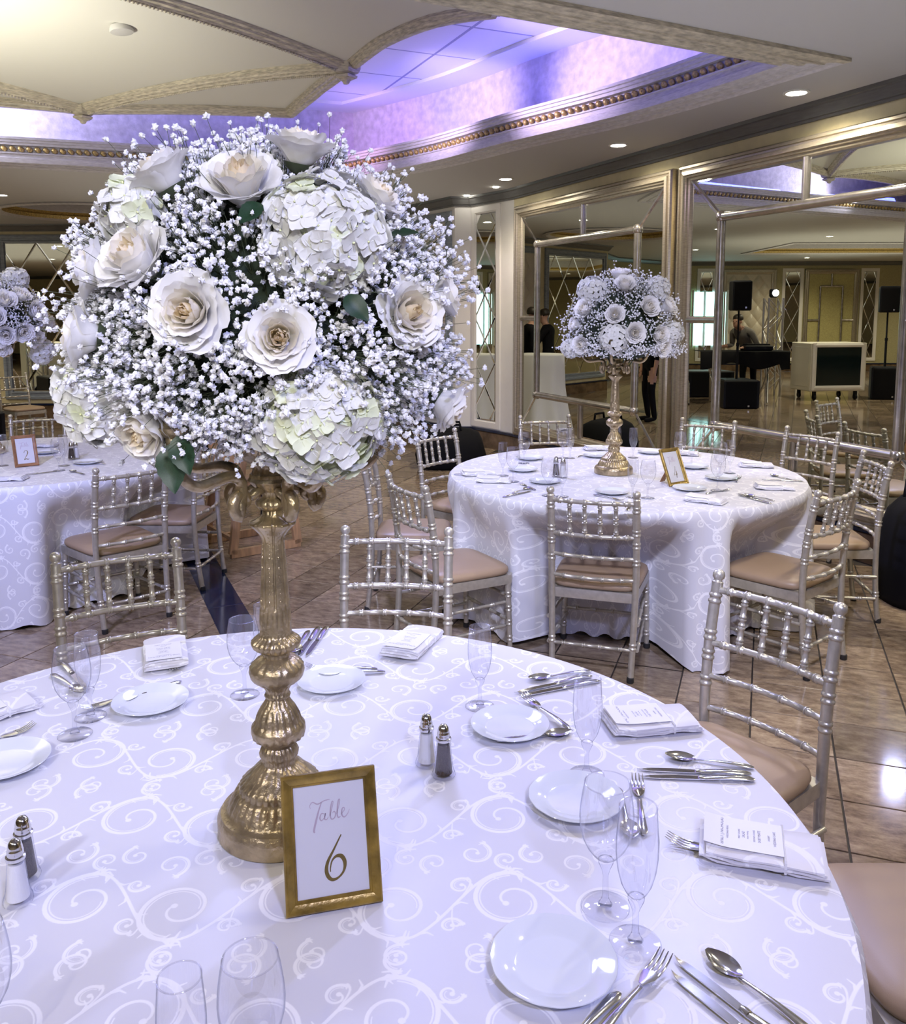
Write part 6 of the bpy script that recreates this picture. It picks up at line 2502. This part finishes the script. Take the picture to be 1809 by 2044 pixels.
shaker(PEP, 'small pepper shaker left of the candelabra on the table by the mirrors', TP(1110, 952))
shaker(SALT, 'small salt shaker left of the candelabra on the table by the mirrors', TP(1124, 954))
for (x, y, lab) in [(90, 905, 'far rim'), (175, 925, 'right')]:
    plate('white side plate at the %s of the left table' % lab, TP(x, y), 'side plates on the left table')
glass(WINE, 'wine glass right of the number two frame on the left table', TP(118, 940), 'glasses on the left table')
glass(FLUTE, 'flute beside the wine glass on the left table', TP(128, 930), 'glasses on the left table')
glass(WINE, 'wine glass at the left edge on the left table', TP(5, 930), 'glasses on the left table')
shaker(PEP, 'small pepper shaker on the left table', TP(143, 918))
shaker(SALT, 'small salt shaker on the left table', TP(152, 916))
napkin('white folded napkin with menu at the front rim of the left table', TP(15, 958), R(5), 'napkins on the left table', 1, True, False)
napkin('white folded napkin at the far rim of the left table', TP(85, 892), R(5), 'napkins on the left table', 2, True, False)
cutlery('knife', 'steel knife at the front rim of the left table', TP(45, 950), TP(110, 942), 'cutlery on the left table', s=1.0)
cutlery('spoon', 'steel spoon at the front rim of the left table', TP(175, 950), TP(135, 940), 'cutlery on the left table', s=1.0)
cutlery('fork', 'steel fork at the right of the left table', TP(205, 927), TP(165, 925), 'cutlery on the left table', s=1.0)

# ================================================================== PEOPLE AND GEAR SEEN IN THE MIRRORS
def figure(label, joints, edges, radii, colour, pos, rz, root='pelvis'):
    """one continuous skinned body; colour(v, joint name) picks the material slot"""
    names = list(joints)
    me = bpy.data.meshes.new('body')
    me.from_pydata([joints[n] for n in names], [(names.index(a), names.index(b)) for a, b in edges], [])
    o = bpy.data.objects.new('body', me)
    COL.objects.link(o)
    sk = o.modifiers.new('skin', 'SKIN')
    sk.use_smooth_shade = True
    for i, n in enumerate(names):
        r = radii[n]
        me.skin_vertices[0].data[i].radius = r if hasattr(r, '__len__') else (r, r)
        me.skin_vertices[0].data[i].use_root = (n == root)
    ss = o.modifiers.new('sub', 'SUBSURF')
    ss.levels = ss.render_levels = 2
    bpy.context.view_layer.update()
    dg = bpy.context.evaluated_depsgraph_get()
    m2 = bpy.data.meshes.new_from_object(o.evaluated_get(dg))
    bpy.data.objects.remove(o)
    m2.materials.clear()
    for m in (M['skin'], M['sweater'], M['black'], M['hair']):
        m2.materials.append(m)
    J = [Vector(joints[n]) for n in names]
    for p in m2.polygons:
        k = min(range(len(J)), key=lambda i: (J[i] - p.center).length / (.6 + 4 * (radii[names[i]] if not hasattr(radii[names[i]], '__len__') else radii[names[i]][0])))
        p.material_index = colour(names[k], p.center)
        p.use_smooth = True
    t = thing('person', label, 'person', (pos[0], pos[1], 0), rz)
    b = ob('body', m2, t)
    return t


def body(lean=0.0, arms='desk', h=1.76, walk=0.0):
    """joint positions, facing +y"""
    f = h / 1.76
    J, E_, Rr = {}, [], {}
    def j(n, p, r, par=None):
        J[n] = (p[0] * f, p[1] * f, p[2] * f)
        Rr[n] = (r[0] * f, r[1] * f) if hasattr(r, '__len__') else r * f
        if par:
            E_.append((par, n))
    cl, sl = math.cos(lean), math.sin(lean)
    up = lambda x, y, z: (x, (y * cl + z * sl), .93 + (z * cl - y * sl))
    j('pelvis', (0, 0, .93), (.15, .11))
    j('waist', up(0, 0, .16), (.135, .10), 'pelvis')
    j('chest', up(0, .0, .36), (.17, .12), 'waist')
    j('collar', up(0, 0, .50), (.12, .085), 'chest')
    j('neck', up(0, .02, .57), .055, 'collar')
    hd = up(0, .05, .66)
    j('jaw', (hd[0], hd[1] + .03 + .02 * sl, hd[2] - .01), (.07, .075), 'neck')
    j('head', (hd[0], hd[1] + .02, hd[2] + .075), (.085, .10), 'jaw')
    j('crown', (hd[0], hd[1] + .0, hd[2] + .135), (.065, .075), 'head')
    for s_, S in ((-1, 'l'), (1, 'r')):
        j('sh' + S, up(s_ * .19, 0, .46), .072, 'collar')
        if arms == 'desk':
            e, w_ = up(s_ * .27, .07, .18), (s_ * .25, .50 + .12 * sl, 1.02)
        elif arms == 'up':
            e, w_ = up(s_ * .27, .12, .22), up(s_ * .10, .30, .46)
        else:
            e, w_ = up(s_ * .25, -.03, .18), up(s_ * .25, .04, -.06)
        j('el' + S, e, .050, 'sh' + S)
        j('wr' + S, w_, .032, 'el' + S)
        d = (Vector(w_) - Vector(e)).normalized()
        pm = Vector(w_) + d * .07
        j('pm' + S, tuple(pm), (.036, .02), 'wr' + S)
        for k, (ox, ln) in enumerate(((-.03, .07), (-.01, .085), (.01, .08), (.03, .062))):
            q = pm + d * ln * .55 + Vector((ox * .9, 0, -.004))
            q2 = pm + d * ln + Vector((ox, 0, -.022))
            j('f%d%s' % (k, S), tuple(q), .0095, 'pm' + S)
            j('g%d%s' % (k, S), tuple(q2), .0075, 'f%d%s' % (k, S))
        q = Vector(w_) + d * .035 + Vector((-s_ * .045, .0, 0))
        j('th' + S, tuple(q), .012, 'wr' + S)
        j('tj' + S, tuple(q + d * .045), .009, 'th' + S)
        wk = walk * s_
        j('hip' + S, (s_ * .095, 0, .88), .095, 'pelvis')
        j('kn' + S, (s_ * .11, .03 + wk, .49), .062, 'hip' + S)
        j('an' + S, (s_ * .115, -.03 + wk * 1.5, .10), .045, 'kn' + S)
        j('hl' + S, (s_ * .115, -.045 + wk * 1.5, .045), .042, 'an' + S)
        j('to' + S, (s_ * .13, .15 + wk * 1.5, .03), .034, 'hl' + S)
    return J, E_, Rr


def dress(n, c, top=1):
    if n in ('head', 'jaw', 'crown', 'neck') or n[:2] in ('wr', 'pm', 'th', 'tj') or (n[0] in 'fg' and n[1].isdigit()):
        return 0
    if n[:2] in ('hi', 'kn', 'an', 'hl', 'to') or n == 'pelvis':
        return 2
    return top


def head_bits(t, J, hair_long=False, look=(0, 1, 0)):
    h = Vector(J['head'])
    f = Vector(J['jaw'])
    ob('hair', MB().lathe([(.0, .085), (.05, .078), (.082, .05), (.093, .012), (.092, -.02), (.08, -.05 if hair_long else -.035)], 16, rmod=lambda a, z: 1 + (.10 if math.sin(a) < -.2 else -.03) + .02 * math.sin(9 * a)).mesh('hair', M['hair'], sharp=180), t, h + Vector((0, -.018, .045)), (R(-12), 0, 0))
    ob('nose', MB().lathe([(.001, .03), (.008, .018), (.014, 0), (.006, -.008)], 8).mesh('nose', M['skin'], sharp=180), t, h + Vector((0, .092, -.03)), (R(-12), 0, 0))
    for s_ in (-1, 1):
        ob('ear', MB().lathe([(0, -.03), (.014, -.02), (.018, 0), (.014, .02), (0, .03)], 8, rmod=lambda a, z: 1 - .5 * abs(math.cos(a))).mesh('ear', M['skin'], sharp=180), t, h + Vector((s_ * .085, -.01, -.02)))
        ob('eye', MB().lathe([(0, -.008), (.009, 0), (0, .008)], 8).mesh('eye', M['hair'], sharp=180), t, h + Vector((s_ * .032, .083, -.005)), (R(90), 0, 0))
    ob('mouth', MB().box((0, 0, 0), (.045, .01, .008), ch=.003).mesh('mouth', mat('lips', (.35, .14, .12), .5), smooth=False), t, f + Vector((0, .072, -.012)))


MF = Vector((0, -1, 0)) - 2 * Vector((0, -1, 0)).dot(WE) * WE      # true direction of something that faces us in the mirror
def face_rz(v):
    return math.atan2(-v.x, v.y)


def mirror_dir(x, y):
    v = Vector((x, y, 0)).normalized()
    return v - 2 * v.dot(WE) * WE


# the man bent over the music desk
J, E_, Rr = body(R(38), 'desk', 1.78)
mp = V(1494, 815, 16.5)
t = figure('man in grey sweater bending over a black desk, seen in the right mirror', J, E_, Rr, dress, mp, face_rz(mirror_dir(-.75, -.65)))
head_bits(t, J)
# two dark dressed people seen in the left mirror, one farther right
J, E_, Rr = body(R(4), 'up', 1.72)
p = V(1098, 760, 15.4)
t = figure('person in black with raised arms, seen among the diamonds of the left mirror', J, E_, Rr, lambda n, c: dress(n, c, 2), p, face_rz(mirror_dir(-.8, .4)))
head_bits(t, J, True)
J, E_, Rr = body(R(3), 'down', 1.74)
p = V(1056, 760, 14.4)
t = figure('person in black seen beside the bar at the left of the left mirror', J, E_, Rr, lambda n, c: dress(n, c, 2), p, face_rz(mirror_dir(.9, .3)))
head_bits(t, J, True)
p = V(1300, 790, 13.2)
J, E_, Rr = body(R(5), 'down', 1.70)
t = figure('person in black half hidden behind the frame of the left mirror, below the bouquet', J, E_, Rr, lambda n, c: dress(n, c, 2), p, face_rz(mirror_dir(-.9, -.2)))
head_bits(t, J)

# black music desk on a stand
dc = V(1478, 740, 15.9)
drz = face_rz(MF)
t = thing('music_desk', 'black cloth covered music desk before the bending man, seen in the right mirror', 'desk', (dc.x, dc.y, 0), drz)
n = 40
vs, fs = [], []
for k in range(n + 1):
    u = k / n * 2 - 1
    for (yy, zz) in ((.28, .97), (.30, .955), (.32, .70 - .06 * math.sin(5 * u) - .12 * (u > .75))):
        vs.append((u * .82, yy + .015 * math.sin(11 * u), zz))
    for (yy, zz) in ((-.28, .97),):
        vs.append((u * .82, yy, zz))
for k in range(n):
    a = k * 4
    fs += [(a + 3, a + 7, a + 4, a), (a, a + 4, a + 5, a + 1), (a + 1, a + 5, a + 6, a + 2)]
ob('black_cover', MB().add(vs, fs).mesh('black_cover', M['black'], sharp=60), t)
for s_ in (-1, 1):
    ob('stand_leg', MB().tube([(s_ * .6, -.2, .95), (s_ * .45, .25, .02)], .018, 8).mesh('stand_leg', M['alu'], sharp=60), t)
    ob('stand_leg', MB().tube([(s_ * .6, .2, .95), (s_ * .45, -.25, .02)], .018, 8).mesh('stand_leg', M['alu'], sharp=60), t)
mx = thing('mixer', 'small black mixer on the music desk, seen in the right mirror', 'mixer', (dc.x + MF.y * .55, dc.y - MF.x * .55, .972), drz)
ob('body', MB().box((-.25, 0, .05), (.5, .34, .1), ch=.02).mesh('mixer_body', M['blackp'], sharp=30), mx)
ob('knob_row', MB().box((-.25, 0, .11), (.42, .26, .025), ch=.008).mesh('knob_row', M['black'], sharp=30), mx)


def speaker_box(label, c, d, z, rz, nm='loudspeaker', cat='speaker'):
    t = thing(nm, label, cat, (c.x, c.y, z), rz)
    w_, dp, h = d
    q = MB()
    lay = [(-h / 2, .02), (-h / 2 + .02, 0), (h / 2 - .02, 0), (h / 2, .02)]
    vs = []
    for zz, i in lay:
        for x, y in ((-w_ / 2 * .8 + i, -dp / 2 + i), (w_ / 2 * .8 - i, -dp / 2 + i), (w_ / 2 - i, dp / 2 - i), (-w_ / 2 + i, dp / 2 - i)):
            vs.append((x, y, zz + h / 2))
    fs = [(3, 2, 1, 0)] + [(k * 4 + j, k * 4 + (j + 1) % 4, k * 4 + 4 + (j + 1) % 4, k * 4 + 4 + j) for k in range(3) for j in range(4)] + [(12, 13, 14, 15)]
    ob('cabinet', q.add(vs, fs).mesh('cabinet', M['blackp'], sharp=30), t)
    ob('grille', MB().box((0, dp / 2 + .004, h / 2), (w_ * .86, .012, h * .9), ch=.004).mesh('grille', M['black'], sharp=30), t)
    ob('badge', MB().box((w_ * .2, dp / 2 + .012, h * .1), (.03, .004, .03)).mesh('badge', M['alu'], smooth=False), t)
    return t


def pole(label, c, z0, z1):
    t = thing('speaker_pole', label, 'pole', (c.x, c.y, z0))
    ob('lower_tube', MB().tube([(0, 0, 0), (0, 0, (z1 - z0) * .5)], .022, 10).mesh('lower_tube', M['blackp'], sharp=60), t)
    ob('upper_tube', MB().tube([(0, 0, (z1 - z0) * .5), (0, 0, z1 - z0)], .016, 10).mesh('upper_tube', M['blackp'], sharp=60), t)
    ob('clamp', MB().tube([(0, 0, (z1 - z0) * .48), (0, 0, (z1 - z0) * .53)], .03, 8).mesh('clamp', M['blackp'], sharp=60), t)


c = V(1402, 800, 14.3)
speaker_box('black subwoofer on the floor left of the man, left one in the right mirror', V(1412, 800, 17.2), (.9, .6, .52), 0, drz, 'subwoofer')
c = V(1471, 800, 15.15)
speaker_box('black subwoofer on the floor below the pole speaker, beside the man in the right mirror', c, (.62, .6, .50), 0, drz, 'subwoofer')
pole('black pole carrying the loudspeaker beside the man in the right mirror', c, .505, 1.70)
zt = at(1466, 612, Y=14.2).z
speaker_box('black loudspeaker on a pole above the man in the right mirror', c, (.33, .32, .52), 1.70, drz)
c = V(1765, 790, 16.6)
speaker_box('black subwoofer at the right of the right mirror under the second pole', c, (.55, .55, .62), 0, face_rz(mirror_dir(-.3, -1)), 'subwoofer')
pole('black pole of the loudspeaker at right in the right mirror', c, .625, 1.66)
speaker_box('black loudspeaker on a pole at right in the right mirror', c, (.36, .34, .50), 1.66, face_rz(mirror_dir(-.3, -1)))

# white photo box on castors with a dark screen
pb0, pb1 = through_mirror(at(1612, 801, z=0)), through_mirror(at(1731, 796, z=0))
mid = (pb0 + pb1) / 2
fdir = mirror_dir(.12, -1)
t = thing('photo_box', 'white box on castors with a large dark screen, seen in the right mirror', 'photo booth', (mid.x + -fdir.x * .36, mid.y - fdir.y * .36, 0), face_rz(fdir))
Wb = 1.12
ob('cabinet', MB().box((0, 0, .63), (Wb, .72, .92), ch=.012).mesh('box_cabinet', M['white_lam'], sharp=30), t)
ob('screen', MB().box((0, .364, .66), (Wb - .10, .012, .78), ch=.003).mesh('screen', M['screen'], smooth=False), t)
for a, b in (((-.5, .375, .24), (.5, .375, .24)), ((-.5, .375, 1.05), (.5, .375, 1.05)), ((-.49, .375, .2), (-.49, .375, 1.09)), ((.49, .375, .2), (.49, .375, 1.09))):
    ob('bezel', MB().tube([a, b], .040, 4, flat=.35, up=(0, 1, 0)).mesh('bezel', M['white_post'], smooth=False), t)
for s_ in (-1, 1):
    ob('side_panel', MB().box((s_ * (Wb / 2 + .002), 0, .63), (.008, .58, .76), ch=.003).mesh('side_panel', M['white_lam'], smooth=False), t)
    for y in (-.28, .28):
        ob('castor', MB().tube([(s_ * .42 - .018, y, .055), (s_ * .42 + .018, y, .055)], .055, 12).mesh('castor', M['blackp'], sharp=50), t)
        ob('castor_fork', MB().box((s_ * .42, y, .13), (.05, .06, .10)).mesh('castor_fork', M['blackp'], smooth=False), t)

# aluminium truss tower with a lamp
tc = V(1540, 760, 17.2)
t = thing('truss_tower', 'aluminium truss tower behind the white box in the right mirror', 'truss', (tc.x, tc.y, 0), drz)
for sx in (-1, 1):
    for sy in (-1, 1):
        ob('chord', MB().tube([(sx * .14, sy * .14, 0), (sx * .14, sy * .14, 1.95)], .022, 8).mesh('chord', M['alu'], sharp=60), t)
for k in range(6):
    z = .08 + k * .31
    for sy in (-1, 1):
        s_ = 1 if k % 2 else -1
        ob('brace', MB().tube([(s_ * .14, sy * .14, z), (-s_ * .14, sy * .14, z + .31)], .011, 6).mesh('brace', M['alu'], sharp=60), t)
        ob('brace', MB().tube([(sy * .14, s_ * .14, z), (sy * .14, -s_ * .14, z + .31)], .011, 6).mesh('brace', M['alu'], sharp=60), t)
tl_ = thing('stage_lamp', 'small stage lamp shining on top of the truss tower in the right mirror', 'lamp', (tc.x, tc.y, 1.96), drz)
ob('housing', MB().lathe([(.06, 0), (.09, .03), (.09, .15), (.07, .17)], 14).mesh('lamp_housing', M['blackp'], sharp=50), tl_, (0, 0, 0))
ob('lens', MB().lathe([(0, .012), (.06, .008), (.065, 0)], 14, capb=False, capt=False).mesh('lamp_lens', M['lampdisc'], sharp=180), tl_, (0, .10, .09), (R(-90), 0, 0))

# tall white clothed cocktail table seen in the left mirror
cp = V(1076, 830, 12.5)
n = 60
vs, fs = [], []
for i, (z, r) in enumerate([(1.08, 0.0), (1.08, .36), (1.06, .385), (.9, .39), (.6, .40), (.3, .44), (.01, .50)]):
    for k in range(n):
        a = 2 * PI * k / n
        rr = r * (1 + (.07 * math.sin(9 * a) * max(0, (1.06 - z)) if z < 1.06 else 0))
        vs.append((rr * math.cos(a), rr * math.sin(a), z))
for i in range(6):
    for k in range(n):
        fs.append((i * n + k, i * n + (k + 1) % n, (i + 1) * n + (k + 1) % n, (i + 1) * n + k))
tag(ob('tablecloth', MB().add(vs, fs).mesh('cocktail_cloth', mat('plain_white_cloth', (.75, .75, .74), .7), sharp=180), None, (cp.x, cp.y, 0)), 'plain white cloth on a tall table, seen at left of the left mirror', 'tablecloth')
